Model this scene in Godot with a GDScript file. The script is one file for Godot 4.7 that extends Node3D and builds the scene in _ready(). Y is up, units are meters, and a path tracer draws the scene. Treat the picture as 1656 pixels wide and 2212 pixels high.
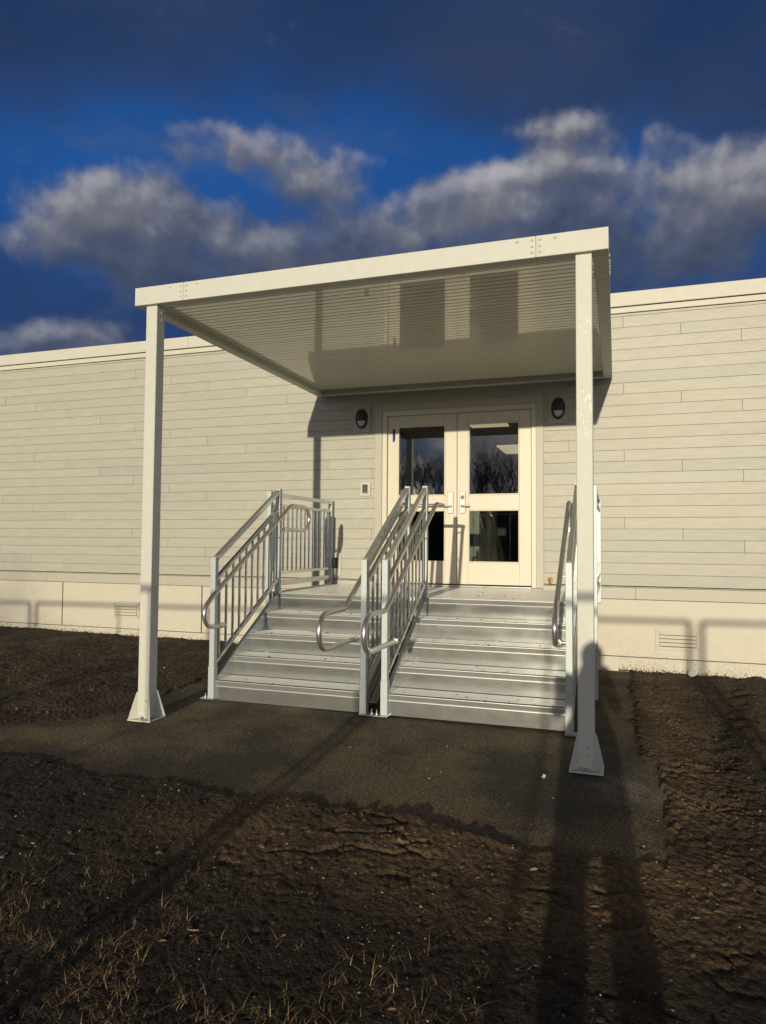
extends Node3D

# ---------------------------------------------------------------- fixed numbers
const CAM := Vector3(1.8864, 1.4724, 8.4887)
const YAW := 0.32436
const PITCH := 0.04428
const ROLL := 0.0074
const SUN := Vector3(0.0475, 0.141, 1.0)      # towards the sun
const DECK := 0.928
const RISE := 0.1761
const RUN := 0.3052
const FOOT_Z := 2.983                          # front of the lowest nosing
const TOP_Z := 1.762                           # front edge of the deck
const EXPO := 0.0175                           # one siding board
var rng := RandomNumberGenerator.new()
var mats := {}
var seen_names := {}

# ---------------------------------------------------------------- mesh builder
class MB:
	var v := PackedVector3Array()
	var n := PackedVector3Array()
	var c := PackedColorArray()
	var colored := false
	var col := Color(1, 1, 1)
	func tri(a: Vector3, b: Vector3, d: Vector3, hint: Vector3) -> void:
		var nn := (d - a).cross(b - a)
		if nn.length_squared() < 1e-16:
			return
		nn = nn.normalized()
		if nn.dot(hint) < 0.0:
			var t := b
			b = d
			d = t
			nn = -nn
		v.push_back(a); v.push_back(b); v.push_back(d)
		n.push_back(nn); n.push_back(nn); n.push_back(nn)
		if colored:
			c.push_back(col); c.push_back(col); c.push_back(col)
	func quad(a: Vector3, b: Vector3, d: Vector3, e: Vector3, hint: Vector3) -> void:
		tri(a, b, d, hint)
		tri(a, d, e, hint)
	func smooth_tri(a: Vector3, b: Vector3, d: Vector3, na: Vector3, nb: Vector3, nd: Vector3) -> void:
		var nn := (d - a).cross(b - a)
		if nn.length_squared() < 1e-18:
			return
		if nn.dot(na + nb + nd) < 0.0:
			v.push_back(a); v.push_back(d); v.push_back(b)
			n.push_back(na); n.push_back(nd); n.push_back(nb)
		else:
			v.push_back(a); v.push_back(b); v.push_back(d)
			n.push_back(na); n.push_back(nb); n.push_back(nd)
		if colored:
			c.push_back(col); c.push_back(col); c.push_back(col)
	func box(p: Vector3, s: Vector3, ch := 0.0, bs := Basis.IDENTITY) -> void:
		var h := s * 0.5
		if ch <= 0.0:
			for ax in 3:
				for sg in [-1.0, 1.0]:
					var o := Vector3.ZERO
					o[ax] = h[ax] * sg
					var e1 := Vector3.ZERO
					var e2 := Vector3.ZERO
					e1[(ax + 1) % 3] = h[(ax + 1) % 3]
					e2[(ax + 2) % 3] = h[(ax + 2) % 3]
					quad(p + bs * (o - e1 - e2), p + bs * (o + e1 - e2), p + bs * (o + e1 + e2), p + bs * (o - e1 + e2), bs * o)
			return
		ch = minf(ch, minf(h.x, minf(h.y, h.z)) * 0.9)
		for ax in 3:
			var a1 := (ax + 1) % 3
			var a2 := (ax + 2) % 3
			for sg in [-1.0, 1.0]:
				var o := Vector3.ZERO
				o[ax] = h[ax] * sg
				var e1 := Vector3.ZERO
				var e2 := Vector3.ZERO
				e1[a1] = h[a1] - ch
				e2[a2] = h[a2] - ch
				quad(p + bs * (o - e1 - e2), p + bs * (o + e1 - e2), p + bs * (o + e1 + e2), p + bs * (o - e1 + e2), bs * o)
			# edges along ax
			for s1 in [-1.0, 1.0]:
				for s2 in [-1.0, 1.0]:
					var l := Vector3.ZERO
					l[ax] = h[ax] - ch
					var q1 := Vector3.ZERO
					q1[a1] = h[a1] * s1
					q1[a2] = (h[a2] - ch) * s2
					var q2 := Vector3.ZERO
					q2[a1] = (h[a1] - ch) * s1
					q2[a2] = h[a2] * s2
					quad(p + bs * (q1 - l), p + bs * (q1 + l), p + bs * (q2 + l), p + bs * (q2 - l), bs * (q1 + q2))
		for sx in [-1.0, 1.0]:
			for sy in [-1.0, 1.0]:
				for sz in [-1.0, 1.0]:
					var k := Vector3(h.x * sx, h.y * sy, h.z * sz)
					tri(p + bs * (k - Vector3(0, ch * sy, ch * sz)), p + bs * (k - Vector3(ch * sx, 0, ch * sz)), p + bs * (k - Vector3(ch * sx, ch * sy, 0)), bs * k)
	# box from lo to hi
	func span(lo: Vector3, hi: Vector3, ch := 0.0) -> void:
		box((lo + hi) * 0.5, (hi - lo).abs(), ch)
	# square bar from a to b
	func bar(a: Vector3, b: Vector3, w: float, h: float, ch := 0.0, side := Vector3.RIGHT) -> void:
		var z := (b - a).normalized()
		var y := z.cross(side).normalized()
		var x := y.cross(z).normalized()
		box((a + b) * 0.5, Vector3(w, h, (b - a).length()), ch, Basis(x, y, z))
	func tube(pts: PackedVector3Array, r: float, sides := 12, caps := true) -> void:
		var m := pts.size()
		var t0 := (pts[1] - pts[0]).normalized()
		var u := t0.cross(Vector3(0.31, 0.2, 0.93)).normalized()
		var rings: Array[PackedVector3Array] = []
		for i in m:
			var t := (pts[mini(i + 1, m - 1)] - pts[maxi(i - 1, 0)]).normalized()
			u = (u - t * u.dot(t)).normalized()
			var w := t.cross(u)
			var ring := PackedVector3Array()
			for k in sides:
				var a := TAU * k / sides
				ring.push_back(u * cos(a) + w * sin(a))
			rings.push_back(ring)
		for i in m - 1:
			for k in sides:
				var k2 := (k + 1) % sides
				var n00 := rings[i][k]
				var n01 := rings[i][k2]
				var n10 := rings[i + 1][k]
				var n11 := rings[i + 1][k2]
				smooth_tri(pts[i] + n00 * r, pts[i] + n01 * r, pts[i + 1] + n11 * r, n00, n01, n11)
				smooth_tri(pts[i] + n00 * r, pts[i + 1] + n11 * r, pts[i + 1] + n10 * r, n00, n11, n10)
		if caps:
			for k in sides:
				var k2 := (k + 1) % sides
				tri(pts[0], pts[0] + rings[0][k] * r, pts[0] + rings[0][k2] * r, pts[0] - pts[1])
				tri(pts[m - 1], pts[m - 1] + rings[m - 1][k] * r, pts[m - 1] + rings[m - 1][k2] * r, pts[m - 1] - pts[m - 2])
	func cone(a: Vector3, b: Vector3, ra: float, rb: float, sides := 10, caps := true) -> void:
		var t := (b - a).normalized()
		var u := t.cross(Vector3(0.31, 0.2, 0.93)).normalized()
		var w := t.cross(u)
		for k in sides:
			var a0 := TAU * k / sides
			var a1 := TAU * (k + 1) / sides
			var n0 := u * cos(a0) + w * sin(a0)
			var n1 := u * cos(a1) + w * sin(a1)
			smooth_tri(a + n0 * ra, a + n1 * ra, b + n1 * rb, n0, n1, n1)
			smooth_tri(a + n0 * ra, b + n1 * rb, b + n0 * rb, n0, n1, n0)
			if caps:
				tri(a, a + n0 * ra, a + n1 * ra, a - b)
				tri(b, b + n0 * rb, b + n1 * rb, b - a)
	# half ellipsoid dome over the xy plane, bulging to +z
	func dome(p: Vector3, rx: float, ry: float, rz: float, rings := 5, sides := 20, v0 := -2.0, v1 := 2.0) -> void:
		for i in rings:
			var e0 := PI * 0.5 * i / rings
			var e1 := PI * 0.5 * (i + 1) / rings
			for k in sides:
				var q: Array[Vector3] = []
				var nn: Array[Vector3] = []
				for e in [[e0, k], [e0, k + 1], [e1, k + 1], [e1, k]]:
					var a: float = TAU * e[1] / sides
					var d := Vector3(cos(e[0]) * cos(a), cos(e[0]) * sin(a), sin(e[0]))
					q.push_back(p + Vector3(d.x * rx, clampf(d.y, v0, v1) * ry, d.z * rz))
					nn.push_back(Vector3(d.x / rx, d.y / ry, d.z / rz).normalized())
				smooth_tri(q[0], q[1], q[2], nn[0], nn[1], nn[2])
				smooth_tri(q[0], q[2], q[3], nn[0], nn[2], nn[3])
	# polygon in the zy plane (points are (z, y)) given a thickness from x0 to x1
	func plate_x(poly: PackedVector2Array, x0: float, x1: float) -> void:
		var mid := Vector2.ZERO
		for q in poly:
			mid += q / poly.size()
		var idx := Geometry2D.triangulate_polygon(poly)
		for i in range(0, idx.size(), 3):
			var a := poly[idx[i]]
			var b := poly[idx[i + 1]]
			var d := poly[idx[i + 2]]
			tri(Vector3(x0, a.y, a.x), Vector3(x0, b.y, b.x), Vector3(x0, d.y, d.x), Vector3(x0 - x1, 0, 0))
			tri(Vector3(x1, a.y, a.x), Vector3(x1, b.y, b.x), Vector3(x1, d.y, d.x), Vector3(x1 - x0, 0, 0))
		var ccw := 1.0 if not Geometry2D.is_polygon_clockwise(poly) else -1.0
		for i in poly.size():
			var a := poly[i]
			var b := poly[(i + 1) % poly.size()]
			var o := Vector2(b.y - a.y, a.x - b.x) * ccw
			quad(Vector3(x0, a.y, a.x), Vector3(x1, a.y, a.x), Vector3(x1, b.y, b.x), Vector3(x0, b.y, b.x), Vector3(0, o.y, o.x))
	func mesh() -> ArrayMesh:
		var arr := []
		arr.resize(Mesh.ARRAY_MAX)
		arr[Mesh.ARRAY_VERTEX] = v
		arr[Mesh.ARRAY_NORMAL] = n
		if colored:
			arr[Mesh.ARRAY_COLOR] = c
		var m := ArrayMesh.new()
		m.add_surface_from_arrays(Mesh.PRIMITIVE_TRIANGLES, arr)
		return m

# ---------------------------------------------------------------- naming helpers
func numbered(called: String, under: Node) -> String:
	var key := str(under.get_instance_id()) + called
	var k: int = seen_names.get(key, 0)
	seen_names[key] = k + 1
	return called if k == 0 else "%s_%03d" % [called, k]

func put(called: String, m: Mesh, mat: Material, parent: Node = null, at := Vector3.ZERO) -> MeshInstance3D:
	if parent == null:
		parent = self
	var o := MeshInstance3D.new()
	o.name = numbered(called, parent)
	o.mesh = m
	o.material_override = mat
	o.position = at
	parent.add_child(o, true)
	return o

func tag(o: Node, label: String, category := "", group := "", kind := "") -> void:
	if label != "":
		o.set_meta("label", label)
	if category != "":
		o.set_meta("category", category)
	if group != "":
		o.set_meta("group", group)
	if kind != "":
		o.set_meta("kind", kind)

func thing(called: String, label: String, category: String, at := Vector3.ZERO, group := "") -> Node3D:
	var o := Node3D.new()
	o.name = numbered(called, self)
	o.position = at
	add_child(o, true)
	tag(o, label, category, group)
	return o

func lin(r: float, g: float, b: float) -> Color:
	return Color(r, g, b).linear_to_srgb()

func noise(seed_: int, freq: float, oct := 4, kind := FastNoiseLite.TYPE_SIMPLEX_SMOOTH) -> FastNoiseLite:
	var f := FastNoiseLite.new()
	f.noise_type = kind
	f.seed = seed_
	f.frequency = freq
	f.fractal_octaves = oct
	return f

func ntex(f: FastNoiseLite, lo: Color, hi: Color, size := 512, normal := false, bump := 4.0) -> NoiseTexture2D:
	var t := NoiseTexture2D.new()
	t.width = size
	t.height = size
	t.seamless = true
	t.noise = f
	if normal:
		t.as_normal_map = true
		t.bump_strength = bump
	else:
		var g := Gradient.new()
		g.set_color(0, lo)
		g.set_color(1, hi)
		t.color_ramp = g
	return t

func mat(called: String, color: Color, rough: float, metal := 0.0) -> StandardMaterial3D:
	var m := StandardMaterial3D.new()
	m.albedo_color = color
	m.roughness = rough
	m.metallic = metal
	mats[called] = m
	return m

func wear(m: StandardMaterial3D, t: Texture2D, scale: Vector3, nt: Texture2D = null, strength := 0.3, rt: Texture2D = null) -> void:
	m.uv1_triplanar = true
	m.uv1_world_triplanar = true
	m.uv1_scale = scale
	m.albedo_texture = t
	if nt:
		m.normal_enabled = true
		m.normal_texture = nt
		m.normal_scale = strength
	if rt:
		m.roughness_texture = rt

# ---------------------------------------------------------------- ground shape
var n_big: FastNoiseLite
var n_mid: FastNoiseLite
var n_clod: FastNoiseLite
var n_fine: FastNoiseLite
var n_edge: FastNoiseLite
var n_crack: FastNoiseLite

func base_height(x: float, z: float) -> float:
	var xx := clampf(x, -12.0, 12.0)
	return 0.02 - 0.009 * xx + 0.03 * clampf(3.8 - z, 0.0, 1.0) - 0.004 * clampf(z - 3.8, 0.0, 40.0)

# 1 inside the asphalt, 0 outside
func pad_mask(x: float, z: float) -> float:
	return smoothstep(-0.05, 0.10, pad_inside(x, z))

# metres inside the edge of the asphalt
func pad_inside(x: float, z: float) -> float:
	var w := n_edge.get_noise_2d(x * 1.0, z * 1.0) * 0.10 + n_clod.get_noise_2d(x, z) * 0.03
	var right := 2.05 + 0.14 * smoothstep(2.8, 4.2, z) + w * 0.7
	var left := -2.12 + w * 1.4
	if z > 3.6:
		left = -2.15 - smoothstep(3.7, 4.6, z) * 0.75 + w * 1.6
	var front := 4.88 + 0.13 * smoothstep(0.3, 1.5, x) + w * 1.1
	# rounded right-hand corner
	var dx := minf(right - x, x - left)
	var dz := front - z
	var d := minf(dx, dz)
	if dx < 0.35 and dz < 0.35 and x > 0.0:
		d = 0.35 - Vector2(0.35 - dx, 0.35 - dz).length()
	return d

func soil_height(x: float, z: float) -> float:
	var h := base_height(x, z)
	var left := smoothstep(-1.9, -3.0, x)
	var right := smoothstep(2.0, 2.4, x) * smoothstep(6.0, 4.6, z)
	var rough := 0.45 + 0.30 * maxf(left, right)
	h += n_big.get_noise_2d(x, z) * 0.030 * (0.3 + rough * 0.7)
	h += n_mid.get_noise_2d(x, z) * 0.016 * rough
	var cl := n_clod.get_noise_2d(x, z)
	h += cl * absf(cl) * 0.019 * rough
	h += n_fine.get_noise_2d(x, z) * (0.007 + 0.006 * maxf(right, left))
	# dragged ridges and crust cracks of the machine-graded soil
	var ck := 1.0 - absf(n_crack.get_noise_2d(x * 0.8, z * 1.7))
	h -= smoothstep(0.88, 1.0, ck) * smoothstep(-0.1, 0.35, n_mid.get_noise_2d(x * 0.6 + 30.0, z * 0.6)) * 0.019 * (0.35 + 0.65 * maxf(0.0, smoothstep(6.4, 5.2, z) * smoothstep(-0.6, 0.4, x)))
	# the rut to the right of the pad
	var rx := 3.0 - 0.18 * (z - 0.6) + n_edge.get_noise_2d(z * 2.0, 4.0) * 0.12
	var rut := smoothstep(4.2, 3.2, z) * (0.6 + 0.6 * n_mid.get_noise_2d(x, z * 1.3 + 11.0))
	h -= exp(-pow((x - rx) / 0.10, 2.0)) * 0.045 * rut
	h += exp(-pow((x - rx - 0.20) / 0.10, 2.0)) * 0.030 * rut
	h += right * n_clod.get_noise_2d(x * 2.3 + 8.0, z * 2.3) * 0.007
	if z < 0.35:
		h += (0.35 - z) * 0.09 * (n_big.get_noise_1d(x * 1.6) + 0.15)
	# the loose soil ends in a broken, crumbly lip on the asphalt
	var pm := pad_mask(x, z)
	var lip := maxf(smoothstep(0.1, 0.8, x), 0.25)
	h += 0.010 * lip + (4.0 * pm * (1.0 - pm)) * (0.009 + 0.020 * n_clod.get_noise_2d(x * 1.1 + 3.0, z * 1.1)) * (1.0 - 0.8 * right) * lip
	h = lerpf(h, base_height(x, z) - 0.045, smoothstep(0.25, 1.0, pm + 0.45 * n_clod.get_noise_2d(x * 1.7, z * 1.7) + 0.3 * n_mid.get_noise_2d(x * 1.5 + 5.0, z * 1.5)))
	return h

func pad_height(x: float, z: float) -> float:
	return base_height(x, z) - 0.006 + n_fine.get_noise_2d(x * 1.4, z * 1.4) * 0.0035 + n_mid.get_noise_2d(x, z) * 0.004

# ---------------------------------------------------------------- sky
var n_sky: FastNoiseLite
var n_sky2: FastNoiseLite
var cam_basis: Basis
# clouds of the photograph: middle (u, v), radii, strength, in thousandths of the view
var blobs := [
	[330, 520, 230, 120, 1.0], [230, 470, 150, 80, 0.7], [480, 430, 150, 70, 0.5], [540, 315, 120, 52, 0.75], [430, 270, 80, 30, 0.45],
	[690, 390, 150, 52, 0.6], [840, 345, 90, 26, 0.4], [90, 500, 110, 80, 0.28], [480, 580, 160, 80, 0.55],
	[760, 540, 150, 48, 0.95], [900, 520, 200, 70, 1.0], [1050, 450, 190, 80, 1.0], [1230, 420, 200, 90, 1.0], [1450, 440, 250, 100, 1.0],
	[1210, 288, 130, 36, 0.55], [1470, 295, 75, 38, 0.5], [1640, 380, 140, 90, 0.9], [90, 735, 150, 46, 1.0], [1300, 560, 400, 90, 0.6],
	[460, 412, 75, 40, -0.9], [620, 480, 60, 40, -0.3], [165, 610, 60, 40, -0.5], [1000, 330, 120, 50, -0.3], [40, 640, 80, 40, -0.2]]

func cloud_density(u: float, v: float, d: Vector3) -> float:
	var wx := n_sky2.get_noise_3dv(d * 3.0) * 60.0 + n_sky.get_noise_3dv(d * 9.0) * 22.0
	var wy := n_sky2.get_noise_3dv(d * 3.0 + Vector3(9, 3, 5)) * 34.0 + n_sky.get_noise_3dv(d * 9.0 + Vector3(5, 1, 2)) * 18.0
	var s := 0.0
	for b in blobs:
		var x: float = (u + wx - b[0]) / b[2]
		var y: float = (v + wy - b[1]) / b[3]
		var r := x * x + y * y
		if r < 5.0:
			s += exp(-r) * b[4]
	var billow := n_sky.get_noise_3dv(d * 4.6)
	var puff := 1.0 - 2.2 * absf(n_sky.get_noise_3dv(d * 10.0 + Vector3(7, 2, 4)))
	return minf(s, 1.05) * 0.92 + billow * 0.62 + puff * 0.13 - 0.04 + n_sky.get_noise_3dv(d * 24.0) * 0.24

func to_view(d: Vector3) -> Vector2:
	var q := d * cam_basis            # inverse rotation
	if q.z > -0.15:
		return Vector2(99999, 99999)
	var f := 1737.6 * 1656.0 / 1916.0
	return Vector2(828.0 + f * q.x / -q.z, 1106.0 - f * q.y / -q.z)

func front_sky(d: Vector3, uv: Vector2) -> Color:
	var v := uv.y
	var blue := Color(0.0145, 0.055, 0.19).lerp(Color(0.0145, 0.078, 0.27), smoothstep(100.0, 360.0, v))
	blue = blue.lerp(Color(0.016, 0.055, 0.19), smoothstep(420.0, 760.0, v))
	blue *= 1.0 + 0.25 * n_sky2.get_noise_3dv(d * 2.2)
	# the dim sheet of cloud across the top
	var veil := smoothstep(290.0, 30.0, v + n_sky2.get_noise_3dv(d * 2.6) * 190.0 - 60.0 * smoothstep(500.0, 1100.0, uv.x) - 50.0 * smoothstep(1200.0, 1656.0, uv.x))
	veil = clampf(veil + 0.38 * n_sky.get_noise_3dv(Vector3(d.x * 3.0, d.y * 7.0, d.z * 3.0)), 0.0, 1.0) * 0.90
	var sheet := Color(0.014, 0.036, 0.105).lerp(Color(0.034, 0.052, 0.112), clampf(0.5 + 1.1 * n_sky.get_noise_3dv(Vector3(d.x * 2.2, d.y * 5.0, d.z * 2.2) + Vector3(4, 4, 4)), 0.0, 1.0))
	var c := blue.lerp(sheet, veil)
	# haze-grey of lower cloud
	var low := smoothstep(430.0, 620.0, v) * (0.45 + 0.5 * n_sky2.get_noise_3dv(d * 2.5 + Vector3(1, 7, 2)))
	c = c.lerp(Color(0.026, 0.042, 0.100), clampf(low, 0.0, 0.85))
	# the lit clouds
	# thin torn veils between the heaps
	var q := Vector3(d.x * 4.0, d.y * 9.0, d.z * 4.0)
	var wisp := smoothstep(0.02, 0.55, n_sky.get_noise_3dv(q + Vector3(3, 8, 1)) + 0.30 * n_sky2.get_noise_3dv(d * 2.0 + Vector3(6, 6, 6)))
	wisp *= smoothstep(130.0, 330.0, v)
	c = c.lerp(Color(0.070, 0.105, 0.200), wisp * 0.42)
	var d0 := cloud_density(uv.x, v, d)
	var a := smoothstep(0.24, 0.95, d0)
	if a > 0.0:
		var d2 := (d + cam_basis * Vector3(-0.008, 0.018, 0.0)).normalized()
		var uv2 := to_view(d2)
		var d1 := cloud_density(uv2.x, uv2.y, d2)
		var d3 := (d + cam_basis * Vector3(-0.020, 0.075, 0.0)).normalized()
		var uv3 := to_view(d3)
		var dd := cloud_density(uv3.x, uv3.y, d3)
		var slope := (d0 - d1) * 1.3
		# crowns towards the sun are pale, the bellies slate
		var crown := 1.0 - smoothstep(0.05, 0.95, dd)
		var patch := clampf(0.55 + n_sky2.get_noise_3dv(d * 4.5 + Vector3(2, 0, 0)) * 1.1, 0.0, 1.0)
		var body := Color(0.052, 0.076, 0.142).lerp(Color(0.080, 0.095, 0.146), patch)
		body = body.lerp(Color(0.205, 0.205, 0.228), crown * (0.35 + 0.65 * patch) * 0.85)
		body = body.lerp(Color(0.044, 0.066, 0.135), smoothstep(480.0, 650.0, v) * 0.7 * smoothstep(0.4, 0.9, d0))
		body *= clampf(1.0 + slope * 0.50, 0.6, 1.6)
		var edge := clampf(slope * 1.1 - 0.10, 0.0, 1.0) * smoothstep(0.22, 0.55, d0) * (0.2 + 0.8 * patch) * crown
		body = body.lerp(Color(0.50, 0.48, 0.48), edge * 0.75)
		c = c.lerp(body, a * 0.95)
	return c

func far_sky(d: Vector3) -> Color:
	var s := d.dot(SUN.normalized())
	var t := pow(clampf((s + 0.35) / 1.35, 0.0, 1.0), 2.2)
	var up := clampf(d.y, 0.0, 1.0)
	var c := Color(0.016, 0.070, 0.25).lerp(Color(0.085, 0.17, 0.33), t)
	c = c.lerp(Color(0.95, 0.70, 0.42), pow(clampf(s, 0.0, 1.0), 36.0) * (1.0 - up) * 0.8)
	var p := Vector3(d.x, d.y * 2.6, d.z)
	var q := n_sky.get_noise_3dv(p * 2.6) + 0.35 * n_sky.get_noise_3dv(p * 7.0) + 0.05
	var a := smoothstep(-0.12, 0.42, q)
	var cl := Color(0.075, 0.090, 0.135).lerp(Color(0.36, 0.38, 0.42), t)
	cl = cl.lerp(Color(0.12, 0.14, 0.19), 0.5 * smoothstep(0.15, 0.5, n_sky2.get_noise_3dv(p * 3.3 + Vector3(3, 3, 3)) + 0.2))
	var rim := Color(0.30, 0.29, 0.30).lerp(Color(3.0, 2.5, 1.8), t * t)
	cl = rim.lerp(cl, smoothstep(0.1, 0.55, q))
	return c.lerp(cl, a * 0.92) * lerpf(2.1, 0.16, smoothstep(0.03, 0.58, d.y))

func make_sky() -> ImageTexture:
	n_sky = noise(11, 1.0, 6)
	n_sky.fractal_gain = 0.55
	n_sky2 = noise(23, 1.0, 4)
	var small := Image.create(512, 256, false, Image.FORMAT_RGBF)
	for j in 256:
		for i in 512:
			var d := dir_of((i + 0.5) / 512.0, (j + 0.5) / 256.0)
			if d.y < -0.12:
				small.set_pixel(i, j, Color(0.05, 0.04, 0.03))
				continue
			small.set_pixel(i, j, far_sky(d))
	small.resize(4096, 2048, Image.INTERPOLATE_CUBIC)
	for j in range(430, 1060):
		for ii in range(-670, 240):
			var i := posmod(ii, 4096)
			var d := dir_of((ii + 0.5) / 4096.0, (j + 0.5) / 2048.0)
			var uv := to_view(d)
			if uv.x > 90000.0:
				continue
			var w := smoothstep(-190.0, -40.0, uv.x) * smoothstep(1846.0, 1700.0, uv.x) * smoothstep(-200.0, -40.0, uv.y)
			if w <= 0.0:
				continue
			var c := front_sky(d, uv)
			if w < 1.0:
				c = small.get_pixel(i, j).lerp(c, w)
			small.set_pixel(i, j, c)
	return ImageTexture.create_from_image(small)

func dir_of(u: float, v: float) -> Vector3:
	var a := u * TAU
	var e := v * PI
	return Vector3(sin(e) * sin(a), cos(e), -sin(e) * cos(a))

# ---------------------------------------------------------------- materials
func make_materials() -> void:
	var grain := noise(3, 0.02, 4)
	var fine := noise(4, 0.09, 3)
	var t_soft := ntex(grain, Color(0.975, 0.975, 0.97), Color(1, 1, 1))
	var t_board := ntex(noise(5, 0.012, 5), Color(0.94, 0.94, 0.935), Color(1, 1, 1), 1024)
	var t_fine_n := ntex(fine, Color.BLACK, Color.WHITE, 512, true, 3.0)
	var t_cell_n := ntex(noise(7, 0.06, 2), Color.BLACK, Color.WHITE, 512, true, 5.0)
	var k := 0
	for c in [lin(0.455, 0.450, 0.388), lin(0.466, 0.460, 0.394), lin(0.445, 0.441, 0.382), lin(0.425, 0.428, 0.380)]:
		wear(mat("siding%d" % k, c, 0.50), t_board, Vector3(0.22, 1.3, 0.22), t_cell_n, 0.12)
		k += 1
	wear(mat("cream", lin(0.595, 0.565, 0.475), 0.55), t_soft, Vector3(0.7, 0.7, 0.7), t_fine_n, 0.06)
	wear(mat("trim", lin(0.47, 0.46, 0.395), 0.5), t_soft, Vector3(0.6, 0.6, 0.6))
	wear(mat("fascia", lin(0.60, 0.59, 0.52), 0.55), t_soft, Vector3(0.5, 0.5, 0.5))
	mat("paper", lin(0.035, 0.035, 0.035), 0.9)  # near-black wall backing, its colour stands in for shade in the siding gaps
	wear(mat("door", lin(0.67, 0.625, 0.515), 0.42), t_soft, Vector3(0.8, 0.8, 0.8))
	var paint := mat("paint", lin(0.605, 0.615, 0.565), 0.55)
	wear(paint, t_soft, Vector3(0.8, 0.8, 0.8))
	var ceil_ := mat("ceiling", lin(0.82, 0.80, 0.695), 0.42)
	ceil_.clearcoat_enabled = true
	ceil_.clearcoat = 1.0
	ceil_.clearcoat_roughness = 0.03
	mat("galv", lin(0.62, 0.64, 0.65), 0.34, 0.95)
	# aluminium
	var t_brush := ntex(noise(8, 0.02, 4), Color(0.80, 0.80, 0.80), Color(1, 1, 1))
	var t_brush_n := ntex(noise(9, 0.05, 3), Color.BLACK, Color.WHITE, 512, true, 2.5)
	var t_rough := ntex(noise(10, 0.015, 4), Color(0.75, 0.75, 0.75), Color(1, 1, 1))
	wear(mat("alu", lin(0.65, 0.675, 0.67), 0.24, 0.76), t_soft, Vector3(0.6, 1.2, 1.2), null, 0.0, t_rough)
	wear(mat("riser", lin(0.60, 0.625, 0.615), 0.21, 0.84), t_soft, Vector3(0.5, 1.0, 1.0), null, 0.0, t_rough)
	wear(mat("alu_post", lin(0.50, 0.555, 0.57), 0.58, 0.55), t_soft, Vector3(2.0, 0.7, 2.0))
	wear(mat("tread", lin(0.82, 0.83, 0.815), 0.40, 0.10), t_soft, Vector3(0.7, 1.4, 1.4), null, 0.0, t_rough)
	wear(mat("pipe", lin(0.64, 0.63, 0.60), 0.36, 0.88), t_soft, Vector3(1.5, 1.5, 1.5), null, 0.0, t_rough)
	mat("nosing", lin(0.74, 0.735, 0.71), 0.45, 0.85)
	mat("gap_shade_or_gasket", lin(0.09, 0.085, 0.065), 0.8)  # dark colour standing in for shade inside the soffit grooves
	mat("rubber", lin(0.025, 0.022, 0.020), 0.8)
	mat("bronze", lin(0.022, 0.018, 0.017), 0.45)
	mat("lens", lin(0.62, 0.60, 0.58), 0.25)
	mat("steel", lin(0.50, 0.49, 0.45), 0.50, 0.45)
	mat("chrome", lin(0.8, 0.8, 0.78), 0.12, 1.0)
	mat("hole", lin(0.01, 0.01, 0.01), 0.9)
	mat("reader", lin(0.045, 0.043, 0.042), 0.4)
	mat("copper", lin(0.42, 0.19, 0.07), 0.45, 0.6)
	mat("tape", lin(0.012, 0.035, 0.16), 0.7)
	var glass := mat("glass", Color(0.03, 0.05, 0.05, 0.05), 0.0)
	glass.transparency = BaseMaterial3D.TRANSPARENCY_ALPHA
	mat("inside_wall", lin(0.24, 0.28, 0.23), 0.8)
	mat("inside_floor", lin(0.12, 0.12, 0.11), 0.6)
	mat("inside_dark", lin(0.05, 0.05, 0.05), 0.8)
	var lamp := mat("troffer", lin(0.9, 0.9, 0.8), 0.5)
	lamp.emission_enabled = true
	lamp.emission = Color(1.0, 0.93, 0.72)
	lamp.emission_energy_multiplier = 0.5
	# ground
	var soil := mat("soil", Color(1, 1, 1), 0.95)
	soil.vertex_color_use_as_albedo = true
	wear(soil, ntex(noise(14, 0.03, 6), Color(0.45, 0.43, 0.42), Color(1, 1, 1), 1024), Vector3(0.9, 0.9, 0.9), ntex(noise(15, 0.05, 5), Color.BLACK, Color.WHITE, 1024, true, 8.0), 0.75)
	var pad := mat("pad", Color(1, 1, 1), 0.92)
	pad.vertex_color_use_as_albedo = true
	wear(pad, ntex(noise(16, 0.045, 6), Color(0.30, 0.30, 0.29), Color(1, 1, 1), 1024), Vector3(0.9, 0.9, 0.9), ntex(noise(17, 0.12, 3), Color.BLACK, Color.WHITE, 1024, true, 8.0), 0.9)
	var cop := mat("copies", Color(1, 1, 1), 0.9)
	cop.vertex_color_use_as_albedo = true
	var body := mat("cloth", Color(1, 1, 1), 0.85)
	body.vertex_color_use_as_albedo = true
	wear(mat("bark", lin(0.10, 0.08, 0.065), 0.9), t_soft, Vector3(1, 1, 1))
	mat("mud", lin(0.085, 0.055, 0.035), 0.95)
	mat("paper_scrap", lin(0.66, 0.62, 0.52), 0.8)
	mat("scuff", lin(0.80, 0.79, 0.75), 0.5)

func M(called: String) -> StandardMaterial3D:
	return mats[called]

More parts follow.
